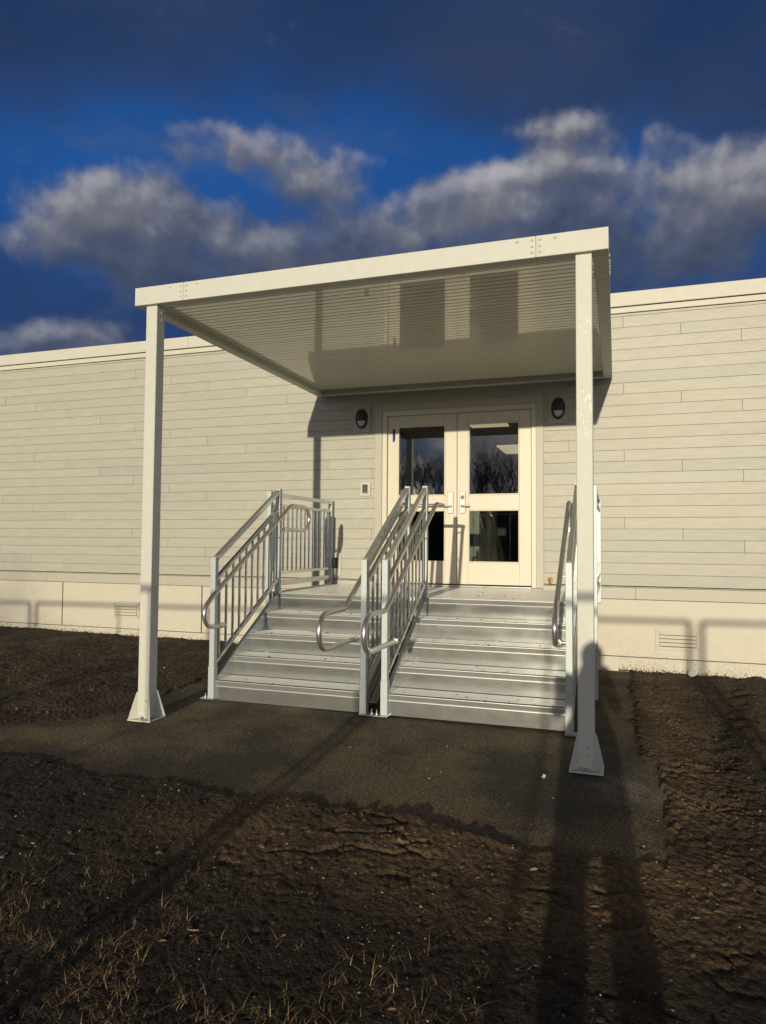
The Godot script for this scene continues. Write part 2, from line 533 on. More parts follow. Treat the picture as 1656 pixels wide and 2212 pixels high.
# ================================================================ scene
func _ready() -> void:
	rng.seed = 2025
	# camera
	cam_basis = Basis(Vector3.UP, YAW) * Basis(Vector3.RIGHT, PITCH) * Basis(Vector3.BACK, ROLL)
	var cam := Camera3D.new()
	cam.name = "camera"
	cam.transform = Transform3D(cam_basis, CAM)
	cam.fov = rad_to_deg(2.0 * atan(1280.0 / 1737.6))
	cam.far = 600.0
	cam.near = 0.02
	add_child(cam)
	# sky and exposure
	var env := Environment.new()
	env.background_mode = Environment.BG_SKY
	var sky := Sky.new()
	var pano := PanoramaSkyMaterial.new()
	pano.panorama = make_sky()
	sky.sky_material = pano
	env.sky = sky
	env.background_energy_multiplier = 1.0
	env.tonemap_mode = Environment.TONE_MAPPER_LINEAR
	env.tonemap_exposure = 1.0
	env.sdfgi_enabled = true
	env.ssao_enabled = true
	env.ssil_enabled = true
	var we := WorldEnvironment.new()
	we.name = "world_environment"
	we.environment = env
	add_child(we)
	# low winter sun behind the photographer
	var sun := DirectionalLight3D.new()
	sun.name = "sun"
	sun.light_energy = 1.10
	sun.light_color = Color(1.0, 0.945, 0.83)
	sun.light_angular_distance = 0.5
	sun.shadow_enabled = true
	add_child(sun)
	sun.look_at_from_position(SUN * 10.0, Vector3.ZERO, Vector3.UP)

	make_materials()
	n_big = noise(31, 0.55, 3)
	n_mid = noise(32, 1.7, 3)
	n_clod = noise(33, 6.0, 3)
	n_fine = noise(34, 22.0, 2)
	n_edge = noise(35, 1.6, 4)
	n_crack = noise(36, 1.5, 3)

	build_ground()
	build_building()
	build_canopy()
	build_stairs()
	build_wall_things()
	build_ground_cover()
	build_behind()

# ---------------------------------------------------------------- ground
func axis(parts: Array) -> PackedFloat32Array:
	var out := PackedFloat32Array()
	for p in parts:
		var x: float = p[0]
		while x < p[1] - 1e-4:
			out.push_back(x)
			x += p[2]
	out.push_back(parts[-1][1])
	return out

func grid_mesh(xs: PackedFloat32Array, zs: PackedFloat32Array, paved: bool) -> ArrayMesh:
	var w := xs.size()
	var v := PackedVector3Array()
	var c := PackedColorArray()
	v.resize(w * zs.size())
	c.resize(w * zs.size())
	for j in zs.size():
		for i in w:
			v[j * w + i] = Vector3(xs[i], pad_height(xs[i], zs[j]) if paved else soil_height(xs[i], zs[j]), zs[j])
			c[j * w + i] = pad_tint(xs[i], zs[j]) if paved else soil_tint(xs[i], zs[j])
	var n := PackedVector3Array()
	n.resize(v.size())
	for j in zs.size():
		for i in w:
			var l := v[j * w + maxi(i - 1, 0)]
			var r := v[j * w + mini(i + 1, w - 1)]
			var u := v[maxi(j - 1, 0) * w + i]
			var d := v[mini(j + 1, zs.size() - 1) * w + i]
			n[j * w + i] = (d - u).cross(r - l).normalized()
	var idx := PackedInt32Array()
	for j in zs.size() - 1:
		for i in w - 1:
			if paved and soil_height(xs[i], zs[j]) > v[j * w + i].y + 0.025:
				continue
			var a := j * w + i
			idx.append_array([a, a + 1, a + w + 1, a, a + w + 1, a + w])
	var arr := []
	arr.resize(Mesh.ARRAY_MAX)
	arr[Mesh.ARRAY_VERTEX] = v
	arr[Mesh.ARRAY_NORMAL] = n
	arr[Mesh.ARRAY_COLOR] = c
	arr[Mesh.ARRAY_INDEX] = idx
	var m := ArrayMesh.new()
	m.add_surface_from_arrays(Mesh.PRIMITIVE_TRIANGLES, arr)
	return m

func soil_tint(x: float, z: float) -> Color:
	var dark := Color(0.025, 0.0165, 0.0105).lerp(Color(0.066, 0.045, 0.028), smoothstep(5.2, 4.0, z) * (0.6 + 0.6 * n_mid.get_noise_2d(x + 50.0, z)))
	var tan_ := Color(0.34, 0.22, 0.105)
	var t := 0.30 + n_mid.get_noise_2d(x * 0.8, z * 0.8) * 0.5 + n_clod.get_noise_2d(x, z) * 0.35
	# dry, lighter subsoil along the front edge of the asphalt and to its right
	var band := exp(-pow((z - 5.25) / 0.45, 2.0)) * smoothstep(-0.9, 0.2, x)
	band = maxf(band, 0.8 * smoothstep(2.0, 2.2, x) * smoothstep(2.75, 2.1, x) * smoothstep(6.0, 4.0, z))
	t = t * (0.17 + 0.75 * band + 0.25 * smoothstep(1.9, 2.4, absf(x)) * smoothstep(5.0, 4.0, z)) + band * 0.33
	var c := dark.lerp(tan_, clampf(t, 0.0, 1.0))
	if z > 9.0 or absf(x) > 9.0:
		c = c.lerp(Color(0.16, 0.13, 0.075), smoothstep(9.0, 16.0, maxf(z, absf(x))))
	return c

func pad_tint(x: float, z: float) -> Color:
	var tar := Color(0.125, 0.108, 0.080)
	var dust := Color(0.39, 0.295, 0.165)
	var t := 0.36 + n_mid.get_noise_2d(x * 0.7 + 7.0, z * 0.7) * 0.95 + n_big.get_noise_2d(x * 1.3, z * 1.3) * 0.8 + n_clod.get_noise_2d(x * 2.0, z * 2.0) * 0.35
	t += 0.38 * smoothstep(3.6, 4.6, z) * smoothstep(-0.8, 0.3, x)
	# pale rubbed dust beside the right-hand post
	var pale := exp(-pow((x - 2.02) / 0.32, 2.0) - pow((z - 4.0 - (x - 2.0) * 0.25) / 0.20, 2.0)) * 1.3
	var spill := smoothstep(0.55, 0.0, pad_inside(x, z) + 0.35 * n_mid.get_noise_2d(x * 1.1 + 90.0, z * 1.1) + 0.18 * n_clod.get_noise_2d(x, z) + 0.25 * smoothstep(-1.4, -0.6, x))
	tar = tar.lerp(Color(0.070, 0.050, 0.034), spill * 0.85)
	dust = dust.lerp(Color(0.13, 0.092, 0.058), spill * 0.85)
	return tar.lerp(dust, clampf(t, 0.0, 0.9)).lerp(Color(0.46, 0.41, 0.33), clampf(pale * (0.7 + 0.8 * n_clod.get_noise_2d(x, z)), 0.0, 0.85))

func build_ground() -> void:
	var xs := axis([[-160.0, -20.0, 20.0], [-20.0, -9.0, 1.0], [-9.0, -5.0, 0.06], [-5.0, -3.0, 0.03], [-3.0, 3.6, 0.016], [3.6, 4.6, 0.025], [4.6, 8.0, 0.08], [8.0, 20.0, 1.0], [20.0, 160.0, 20.0]])
	var zs := axis([[-60.0, -20.0, 10.0], [-20.0, -0.1, 2.0], [-0.1, 7.3, 0.016], [7.3, 10.0, 0.1], [10.0, 30.0, 1.5], [30.0, 200.0, 15.0]])
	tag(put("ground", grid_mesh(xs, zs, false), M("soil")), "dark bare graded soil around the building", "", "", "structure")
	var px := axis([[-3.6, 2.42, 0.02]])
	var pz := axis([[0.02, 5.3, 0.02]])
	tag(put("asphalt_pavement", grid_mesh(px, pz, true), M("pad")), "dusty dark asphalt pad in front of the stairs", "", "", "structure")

# ---------------------------------------------------------------- building
func build_building() -> void:
	var b := thing("modular_building", "long low modular building with greige plank siding and cream skirting", "building")
	var x0 := -15.0
	var x1 := 9.0
	# shell with thickness, opening for the doors, flat roof
	var m := MB.new()
	var ow := 0.965
	var oh := 3.165
	m.span(Vector3(x0, 0.0, -0.16), Vector3(-ow, 4.24, -0.026))
	m.span(Vector3(ow, 0.0, -0.16), Vector3(x1, 4.24, -0.026))
	m.span(Vector3(-ow, oh, -0.16), Vector3(ow, 4.24, -0.026))
	m.span(Vector3(-ow, 0.0, -0.16), Vector3(ow, 0.94, -0.026))
	put("wall", m.mesh(), M("paper"), b)  # backing coloured dark so the gaps between planks look shaded
	m = MB.new()
	m.span(Vector3(x0, 0.0, -12.0), Vector3(x0 + 0.15, 4.24, -0.165))
	m.span(Vector3(x1 - 0.15, 0.0, -12.0), Vector3(x1, 4.24, -0.165))
	m.span(Vector3(x0, 0.0, -12.15), Vector3(x1, 4.24, -12.002))
	put("wall", m.mesh(), M("siding0"), b)
	m = MB.new()
	m.span(Vector3(x0 - 0.02, 4.243, -12.17), Vector3(x1 + 0.02, 4.32, -0.005))
	put("roof", m.mesh(), M("fascia"), b)
	# siding, one plank at a time: each course steps sideways so that joints climb the wall like stairs
	var h := 0.1308
	var length := 3.72
	var cache := {}
	for r in 25:
		var y0 := 1.0 + h * r
		var top := minf(y0 + h - 0.0030, 4.168)
		# joint position of this course
		var start := fposmod(-7.042 + 0.62 * (19.64 - r), length) - 3.0 * length - 5.0 + 5.0
		var jx := -3.945 + 0.62 * (20.55 - r)
		start = x0 - fposmod(x0 - jx, length)
		var xa := start
		while xa < x1:
			var lo := maxf(xa, x0)
			var hi := minf(xa + length, x1)
			xa += length
			var pieces := [[lo, hi]]
			if y0 < 3.13:
				pieces = []
				if lo < -1.06:
					pieces.push_back([lo, minf(hi, -1.06)])
				if hi > 1.05:
					pieces.push_back([maxf(lo, 1.05), hi])
			for p in pieces:
				var wdt: float = p[1] - p[0] - 0.003
				if wdt < 0.02:
					continue
				var hh := top - y0
				var key := "%.3f_%.3f" % [wdt, hh]
				if not cache.has(key):
					var q := MB.new()
					q.box(Vector3(0, 0, 0), Vector3(wdt, hh, 0.014), 0.0011)
					cache[key] = q.mesh()
				var tone := 0
				var roll := rng.randf()
				tone = 0 if roll < 0.45 else (1 if roll < 0.75 else (2 if roll < 0.93 else 3))
				if p[0] > 1.0 and (r == 10 or r == 18):
					tone = 3
				put("siding_board", cache[key], M("siding%d" % tone), b, Vector3((p[0] + p[1]) * 0.5, y0 + hh * 0.5, -0.007 + rng.randf_range(-0.0012, 0.0008)))
	# parapet: deep flashing and a thin strip below it
	var seg := [[-15.0, -8.2], [-8.2, -3.93], [-3.93, -0.3], [-0.3, 3.6], [3.6, 9.0]]
	for s in seg:
		m = MB.new()
		m.span(Vector3(s[0] + 0.001, 4.250, -0.004), Vector3(s[1] - 0.001, 4.415, 0.034), 0.004)
		put("parapet_flashing", m.mesh(), M("fascia"), b)
	m = MB.new()
	m.span(Vector3(x0, 4.246, -0.024), Vector3(x1, 4.30, 0.008))
	put("flashing_backing", m.mesh(), M("paper"), b)
	m = MB.new()
	m.span(Vector3(x0, 4.176, -0.02), Vector3(x1, 4.240, 0.016), 0.003)
	put("cornice_strip", m.mesh(), M("fascia"), b)
	# flashing at the bottom of the siding, trim board, skirting panels and base board
	m = MB.new()
	m.span(Vector3(x0, 0.982, -0.024), Vector3(-1.056, 0.990, 0.022), 0.002)
	m.span(Vector3(1.046, 0.982, -0.024), Vector3(x1, 0.990, 0.022), 0.002)
	put("drip_flashing", m.mesh(), M("trim"), b)
	for s in [[-15.0, -10.12], [-10.12, -6.395], [-6.395, -2.7], [-2.7, -1.056], [1.046, 2.089], [2.089, 5.8], [5.8, 9.0]]:
		m = MB.new()
		m.span(Vector3(s[0] + 0.0015, 0.848, -0.022), Vector3(s[1] - 0.0015, 0.978, 0.006), 0.002)
		put("trim_board", m.mesh(), M("trim"), b)
	m = MB.new()
	m.span(Vector3(-1.053, 0.848, -0.022), Vector3(1.043, 0.94, 0.006), 0.002)
	put("trim_board", m.mesh(), M("trim"), b)
	var e := -13.403
	while e < 9.0:
		m = MB.new()
		m.span(Vector3(e + 0.008, 0.196, -0.022), Vector3(minf(e + 2.44, 9.0) - 0.008, 0.842, 0.0), 0.002)
		put("skirting_panel", m.mesh(), M("cream"), b)
		m = MB.new()
		m.span(Vector3(e - 1.05 + 0.0015, -0.1, -0.022), Vector3(minf(e + 1.39, 9.0) - 0.0015, 0.188, 0.004), 0.002)
		put("base_board", m.mesh(), M("cream"), b)
		e += 2.44
	# crawl-space vents
	for vx in [[-5.143, 0.349], [2.296, 0.294]]:
		build_vent(b, vx[0], vx[1], 0.458, 0.236)
	build_doors(b)
	build_interior(b)

func build_vent(b: Node3D, x: float, y: float, w: float, h: float) -> void:
	var m := MB.new()
	var t := 0.034
	m.span(Vector3(x, y, 0.0015), Vector3(x + w, y + t, 0.016), 0.003)
	m.span(Vector3(x, y + h - t, 0.0015), Vector3(x + w, y + h, 0.016), 0.003)
	m.span(Vector3(x, y + t + 0.0005, 0.0015), Vector3(x + t, y + h - t - 0.0005, 0.016), 0.003)
	m.span(Vector3(x + w - t, y + t + 0.0005, 0.0015), Vector3(x + w, y + h - t - 0.0005, 0.016), 0.003)
	m.span(Vector3(x + t, y + t, 0.0012), Vector3(x + w - t, y + h - t, 0.0022))
	var o := put("vent", m.mesh(), M("cream"), b)
	var n := 4
	var ih := (h - 2 * t) / n
	for k in n:
		var s := MB.new()
		var yc := y + t + ih * (k + 0.5) + 0.005
		s.box(Vector3(x + w * 0.5, yc, 0.013), Vector3(w - 2 * t - 0.012, ih * 0.86, 0.003), 0.0, Basis(Vector3.RIGHT, -0.38))
		put("slat", s.mesh(), M("cream"), o)
	var d := MB.new()
	for k in n:
		d.span(Vector3(x + t + 0.004, y + t + ih * k + 0.001, 0.0025), Vector3(x + w - t - 0.004, y + t + ih * k + 0.011, 0.004))
	put("slot", d.mesh(), M("hole"), o)

func build_doors(b: Node3D) -> void:
	# casing with a narrow outer bead, then the hollow-metal frame
	var m := MB.new()
	m.span(Vector3(-1.079, 0.945, -0.02), Vector3(-0.982, 3.262, 0.020), 0.004)
	put("door_casing", m.mesh(), M("trim"), b)
	m = MB.new()
	m.span(Vector3(0.974, 0.945, -0.02), Vector3(1.063, 3.262, 0.020), 0.004)
	put("door_casing", m.mesh(), M("trim"), b)
	m = MB.new()
	m.span(Vector3(-0.9815, 3.172, -0.02), Vector3(0.9735, 3.262, 0.0205), 0.004)
	put("door_casing", m.mesh(), M("trim"), b)
	m = MB.new()
	m.span(Vector3(-1.09, 3.263, -0.01), Vector3(1.074, 3.276, 0.030), 0.002)
	put("drip_cap", m.mesh(), M("trim"), b)
	m = MB.new()
	m.span(Vector3(-0.981, 0.945, -0.15), Vector3(-0.918, 3.171, 0.008), 0.003)
	m.span(Vector3(0.918, 0.945, -0.15), Vector3(0.973, 3.171, 0.008), 0.003)
	m.span(Vector3(-0.9175, 3.108, -0.15), Vector3(0.9175, 3.171, 0.008), 0.003)
	put("door_frame", m.mesh(), M("door"), b)
	m = MB.new()
	m.span(Vector3(-0.917, 0.935, -0.15), Vector3(0.917, 0.955, 0.03), 0.003)
	put("door_sill", m.mesh(), M("alu"), b)
	# the frame's recess behind the joint between the leaves
	m = MB.new()
	m.span(Vector3(-0.02, 0.957, -0.075), Vector3(0.02, 3.107, -0.064))
	put("astragal", m.mesh(), M("rubber"), b)
	for side in [-1.0, 1.0]:
		var l := Node3D.new()
		l.name = numbered("door", b)
		b.add_child(l, true)
		var xa := -0.912 if side < 0 else 0.003
		var xb := -0.003 if side < 0 else 0.912
		var ga := -0.774 if side < 0 else 0.144
		var gb := -0.150 if side < 0 else 0.773
		var zf := -0.016
		var zb := -0.060
		m = MB.new()
		m.span(Vector3(xa, 0.968, zb), Vector3(ga, 3.104, zf), 0.003)
		m.span(Vector3(gb, 0.968, zb), Vector3(xb, 3.104, zf), 0.003)
		m.span(Vector3(ga + 0.0003, 2.966, zb), Vector3(gb - 0.0003, 3.104, zf), 0.003)
		m.span(Vector3(ga + 0.0003, 1.888, zb), Vector3(gb - 0.0003, 2.072, zf), 0.003)
		m.span(Vector3(ga + 0.0003, 0.968, zb), Vector3(gb - 0.0003, 1.238, zf), 0.003)
		put("leaf_frame", m.mesh(), M("door"), l)
		for g in [[2.072, 2.966], [1.238, 1.888]]:
			# glazing bead
			m = MB.new()
			m.span(Vector3(ga, g[0], -0.030), Vector3(ga + 0.014, g[1], -0.010), 0.003)
			m.span(Vector3(gb - 0.014, g[0], -0.030), Vector3(gb, g[1], -0.010), 0.003)
			m.span(Vector3(ga + 0.0142, g[0], -0.030), Vector3(gb - 0.0142, g[0] + 0.014, -0.010), 0.003)
			m.span(Vector3(ga + 0.0142, g[1] - 0.014, -0.030), Vector3(gb - 0.0142, g[1], -0.010), 0.003)
			put("glazing_bead", m.mesh(), M("door"), l)
			m = MB.new()
			m.quad(Vector3(ga + 0.002, g[0] + 0.002, -0.034), Vector3(gb - 0.002, g[0] + 0.002, -0.034), Vector3(gb - 0.002, g[1] - 0.002, -0.034), Vector3(ga + 0.002, g[1] - 0.002, -0.034), Vector3.BACK)
			m.quad(Vector3(ga + 0.002, g[0] + 0.002, -0.039), Vector3(gb - 0.002, g[0] + 0.002, -0.039), Vector3(gb - 0.002, g[1] - 0.002, -0.039), Vector3(ga + 0.002, g[1] - 0.002, -0.039), Vector3.FORWARD)
			put("glass_pane", m.mesh(), M("glass"), l)
			put("glass_pane", m.mesh(), M("glass"), l, Vector3(0, 0, -0.014))
		# lever set
		var hx := -0.080 if side < 0 else 0.074
		m = MB.new()
		m.span(Vector3(hx - 0.037, 1.845, -0.0155), Vector3(hx + 0.037, 2.117, 0.004), 0.005)
		put("lock_plate", m.mesh(), M("steel"), l)
		m = MB.new()
		m.cone(Vector3(hx + 0.012 * -side, 1.938, 0.004), Vector3(hx + 0.012 * -side, 1.938, 0.045), 0.013, 0.011, 14)
		var lev := PackedVector3Array()
		for k in 7:
			lev.push_back(Vector3(hx - 0.012 * side + side * 0.018 * k, 1.938 - 0.004 * sin(k * 0.5), 0.045 + 0.006 * sin(k * 0.5)))
		m.tube(lev, 0.0105, 10)
		put("lever_handle", m.mesh(), M("steel"), l)
		if side > 0:
			m = MB.new()
			m.cone(Vector3(hx, 2.045, 0.004), Vector3(hx, 2.045, 0.012), 0.026, 0.024, 20)
			put("lock_cylinder", m.mesh(), M("chrome"), l)
			m = MB.new()
			m.span(Vector3(hx - 0.003, 2.036, 0.0121), Vector3(hx + 0.003, 2.054, 0.0135))
			put("keyhole", m.mesh(), M("hole"), l)

func build_interior(b: Node3D) -> void:
	# a dim entry hall: floor, side walls, ceiling, end wall, and an open inner door frame
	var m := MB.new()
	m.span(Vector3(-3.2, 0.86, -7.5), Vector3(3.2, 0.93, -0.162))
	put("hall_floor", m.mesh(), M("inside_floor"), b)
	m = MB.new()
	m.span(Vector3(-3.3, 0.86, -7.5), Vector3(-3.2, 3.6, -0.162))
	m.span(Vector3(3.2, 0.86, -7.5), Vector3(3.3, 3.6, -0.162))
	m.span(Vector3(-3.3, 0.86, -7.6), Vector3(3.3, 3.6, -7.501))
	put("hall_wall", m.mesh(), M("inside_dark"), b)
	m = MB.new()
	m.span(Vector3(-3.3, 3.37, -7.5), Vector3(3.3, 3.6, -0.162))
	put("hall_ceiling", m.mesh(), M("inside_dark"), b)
	# pale partition with vertical panel lines inside on the left
	for k in 6:
		m = MB.new()
		m.span(Vector3(-0.62 + 0.10 * k, 0.935, -3.30), Vector3(-0.62 + 0.10 * k + 0.094, 2.25, -3.22), 0.004)
		put("hall_partition_panel", m.mesh(), M("inside_wall"), b)
	m = MB.new()
	m.span(Vector3(-0.72, 0.935, -3.32), Vector3(-0.63, 2.35, -3.18), 0.004)
	put("hall_door_jamb", m.mesh(), M("inside_wall"), b)
	# lit ceiling panels of the hall
	for p in [[-0.03, -2.02], [0.0, -5.45]]:
		m = MB.new()
		m.span(Vector3(p[0] - 0.3, 3.345, p[1] - 0.6), Vector3(p[0] + 0.3, 3.368, p[1] + 0.6), 0.003)
		put("ceiling_light_panel", m.mesh(), M("troffer"), b)
		var al := AreaLight3D.new()
		al.name = numbered("ceiling_light", self)
		al.area_size = Vector2(0.58, 1.18)
		al.light_energy = 0.10
		al.light_color = Color(1.0, 0.93, 0.74)
		al.shadow_enabled = true
		al.area_range = 12.0
		al.area_attenuation = 2.0
		al.position = Vector3(p[0], 3.34, p[1])
		al.rotation_degrees = Vector3(-90, 0, 0)
		add_child(al)

# ---------------------------------------------------------------- canopy
func bolts(o: Node3D, spots: Array, axis_dir: Vector3, m0: Mesh) -> void:
	for s in spots:
		var p: Vector3 = s
		var k := put("bolt", m0, M("paint"), o, p)
		k.basis = Basis(Quaternion(Vector3.BACK, axis_dir))

func build_canopy() -> void:
	var o := thing("entrance_canopy", "white painted metal entrance canopy on two square posts over the stairs", "canopy")
	var yb := 3.409
	var yt := 3.557
	var l := -1.870
	var r := 1.851
	var zf := 3.786
	# front beam in three lengths with visible splices
	for s in [[l, -1.405], [-1.405, 1.382], [1.382, r]]:
		var m := MB.new()
		m.span(Vector3(s[0] + 0.0008, yb, zf - 0.10), Vector3(s[1] - 0.0008, yt, zf), 0.003)
		put("front_beam", m.mesh(), M("paint"), o)
	for x in [l, r - 0.10]:
		var m := MB.new()
		m.span(Vector3(x, yb, zf - 0.55), Vector3(x + 0.10, yt, zf - 0.1008), 0.003)
		put("side_beam", m.mesh(), M("paint"), o)
		m = MB.new()
		m.span(Vector3(x, yb, 0.04), Vector3(x + 0.10, yt, zf - 0.5508), 0.003)
		put("side_beam", m.mesh(), M("paint"), o)
	var mb := MB.new()
	mb.span(Vector3(l + 0.1008, yb, 0.04), Vector3(r - 0.1008, yt, 0.14), 0.003)
	put("back_beam", mb.mesh(), M("paint"), o)
	# roof sheet and the ribbed soffit panels below it
	mb = MB.new()
	mb.span(Vector3(l + 0.1005, 3.520, 0.1405), Vector3(r - 0.1005, 3.550, zf - 0.1005))
	put("roof_sheet", mb.mesh(), M("paint"), o)
	var prof: Array[Vector2] = []
	var pm := MB.new()
	var xa := l + 0.102
	var xb := r - 0.102
	for k in 4:
		var z0 := 0.304 - 0.076 * k
		var flat := 0.009 if k > 0 else 0.013
		pm.span(Vector3(xa, 3.462, z0 - 0.076 + 0.0), Vector3(xb, 3.4815, z0 - flat), 0.0015)
	pm.span(Vector3(xa, 3.482, 0.0), Vector3(xb, 3.490, 0.3014))
	var panel := pm.mesh()
	var gm := MB.new()  # dark strips added in the rib gaps: groove shade put into their colour
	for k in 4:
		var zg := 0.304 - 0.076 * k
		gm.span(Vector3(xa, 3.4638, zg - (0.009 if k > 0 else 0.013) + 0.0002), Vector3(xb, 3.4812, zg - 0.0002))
	var gap_shade_or_gasket := gm.mesh()
	var z := 3.23 - 0.3015 * 10
	var starts: Array[float] = []
	while z < zf - 0.45:
		var pn := put("soffit_panel", panel, M("ceiling"), o, Vector3(0, 0, z))
		put("gap_shade_or_gasket", gap_shade_or_gasket, M("gap_shade_or_gasket"), pn)
		z += 0.3015
	# last, narrower piece behind the front beam
	mb = MB.new()
	var zz := z
	while zz < zf - 0.18:
		mb.span(Vector3(xa, 3.462, zz), Vector3(xb, 3.4815, minf(zz + 0.070, zf - 0.102)), 0.0015)
		zz += 0.076
	mb.span(Vector3(xa, 3.482, z), Vector3(xb, 3.490, zf - 0.102))
	put("soffit_panel", mb.mesh(), M("ceiling"), o)
	mb = MB.new()
	mb.span(Vector3(xa, 3.440, zf - 0.19), Vector3(xb, 3.4615, zf - 0.1012), 0.002)
	put("soffit_edge_trim", mb.mesh(), M("paint"), o)
	# posts with flared, gusseted feet
	for p in [[-1.7266, 0.037], [1.6906, 0.007]]:
		var px: float = p[0]
		var py: float = p[1]
		var pz := 3.70
		var hw := 0.0525
		var m := MB.new()
		m.span(Vector3(px - hw, py + 0.012, pz - hw), Vector3(px + hw, yb - 0.0005, pz + hw), 0.004)
		var post := put("post", m.mesh(), M("paint"), o)
		m = MB.new()
		m.box(Vector3(px, py + 0.006, pz), Vector3(0.214, 0.012, 0.214), 0.002)
		put("base_plate", m.mesh(), M("paint"), post)
		for sx in [-1.0, 1.0]:
			for sz in [-1.0, 1.0]:
				m = MB.new()
				var d := Vector3(sx, 0, sz).normalized()
				var s2 := Vector3(sz, 0, -sx).normalized() * 0.0045
				var c0 := Vector3(px + sx * hw * 0.96, py + 0.0125, pz + sz * hw * 0.96)
				var q := [c0, c0 + d * 0.072, c0 + d * 0.068 + Vector3(0, 0.018, 0), c0 + Vector3(0, 0.205, 0) + d * 0.012, c0 + Vector3(0, 0.212, 0)]
				for k in range(1, 4):
					m.tri(q[0] + s2, q[k] + s2, q[k + 1] + s2, s2)
					m.tri(q[0] - s2, q[k] - s2, q[k + 1] - s2, -s2)
				var cen := c0 + Vector3(0, 0.07, 0) + d * 0.02
				for k in 5:
					var a: Vector3 = q[k]
					var b2: Vector3 = q[(k + 1) % 5]
					m.quad(a + s2, b2 + s2, b2 - s2, a - s2, (a + b2) * 0.5 - cen)
				put("gusset", m.mesh(), M("paint"), post)
		for sd in [Vector3(0, 0, 0.08), Vector3(0.08, 0, 0), Vector3(-0.08, 0, 0)]:
			m = MB.new()
			m.cone(Vector3(px, py + 0.0125, pz) + sd, Vector3(px, py + 0.026, pz) + sd, 0.013, 0.013, 6)
			m.cone(Vector3(px, py + 0.026, pz) + sd, Vector3(px, py + 0.034, pz) + sd, 0.007, 0.006, 8)
			put("anchor_bolt", m.mesh(), M("galv"), post)
		# bracket screws near the top of the post
		for yy in [3.36, 3.30]:
			m = MB.new()
			m.dome(Vector3.ZERO, 0.009, 0.009, 0.007, 3, 10)
			for sx2 in [-1.0, 1.0]:
				var bo := put("screw", m.mesh(), M("galv"), post, Vector3(px + sx2 * (hw + 0.0003), yy, pz - 0.01))
				bo.rotation.y = sx2 * PI * 0.5
	# bolt heads on the splices
	var head := MB.new()
	head.dome(Vector3.ZERO, 0.0115, 0.0115, 0.008, 3, 12)
	var hm := head.mesh()
	var front := []
	for x in [-1.405, 1.382]:
		for dx in [-0.026, 0.026]:
			for yy in [3.446, 3.487, 3.530]:
				front.push_back(Vector3(x + dx, yy, zf + 0.0003))
		front.push_back(Vector3(x - 0.125, 3.532, zf + 0.0003))
		front.push_back(Vector3(x + 0.125, 3.532, zf + 0.0003))
	bolts(o, front, Vector3.BACK, hm)
	for sx in [-1.0, 1.0]:
		var xo := r if sx > 0 else l
		var xi := r - 0.10 if sx > 0 else l + 0.10
		var out := []
		var inn := []
		for dz in [-0.03, 0.03]:
			for yy in [3.446, 3.487, 3.530]:
				out.push_back(Vector3(xo + sx * 0.0003, yy, zf - 0.55 + dz))
				if yy < 3.45:
					inn.push_back(Vector3(xi - sx * 0.0003, yy - 0.006, zf - 0.55 + dz))
		out.push_back(Vector3(xo + sx * 0.0003, 3.50, zf - 0.35))
		bolts(o, out, Vector3(sx, 0, 0), hm)
		bolts(o, inn, Vector3(-sx, 0, 0), hm)

# ---------------------------------------------------------------- stairs
func nose(z: float) -> float:
	return DECK - 4.0 * RISE + (FOOT_Z - z) * RISE / RUN

func nosing(x0: float, x1: float, y: float, zn: float, under: Node3D, called: String) -> void:
	# a face that leans back, under a rounded bead, with a small drip bead along its foot
	var t := MB.new()
	t.quad(Vector3(x0, y - 0.006, zn - 0.0012), Vector3(x1, y - 0.006, zn - 0.0012), Vector3(x1, y - 0.047, zn - 0.0062), Vector3(x0, y - 0.047, zn - 0.0062), Vector3(0, -0.1, 1))
	t.quad(Vector3(x0, y - 0.006, zn - 0.010), Vector3(x1, y - 0.006, zn - 0.010), Vector3(x1, y - 0.047, zn - 0.012), Vector3(x0, y - 0.047, zn - 0.012), Vector3(0, 0, -1))
	put(called, t.mesh(), M("alu"), under)
	t = MB.new()
	t.tube(PackedVector3Array([Vector3(x0, y - 0.003, zn - 0.005), Vector3(x1, y - 0.003, zn - 0.005)]), 0.0050, 10)
	t.tube(PackedVector3Array([Vector3(x0, y - 0.0495, zn - 0.0055), Vector3(x1, y - 0.0495, zn - 0.0055)]), 0.0056, 10)
	put("nosing_bead", t.mesh(), M("nosing"), under)

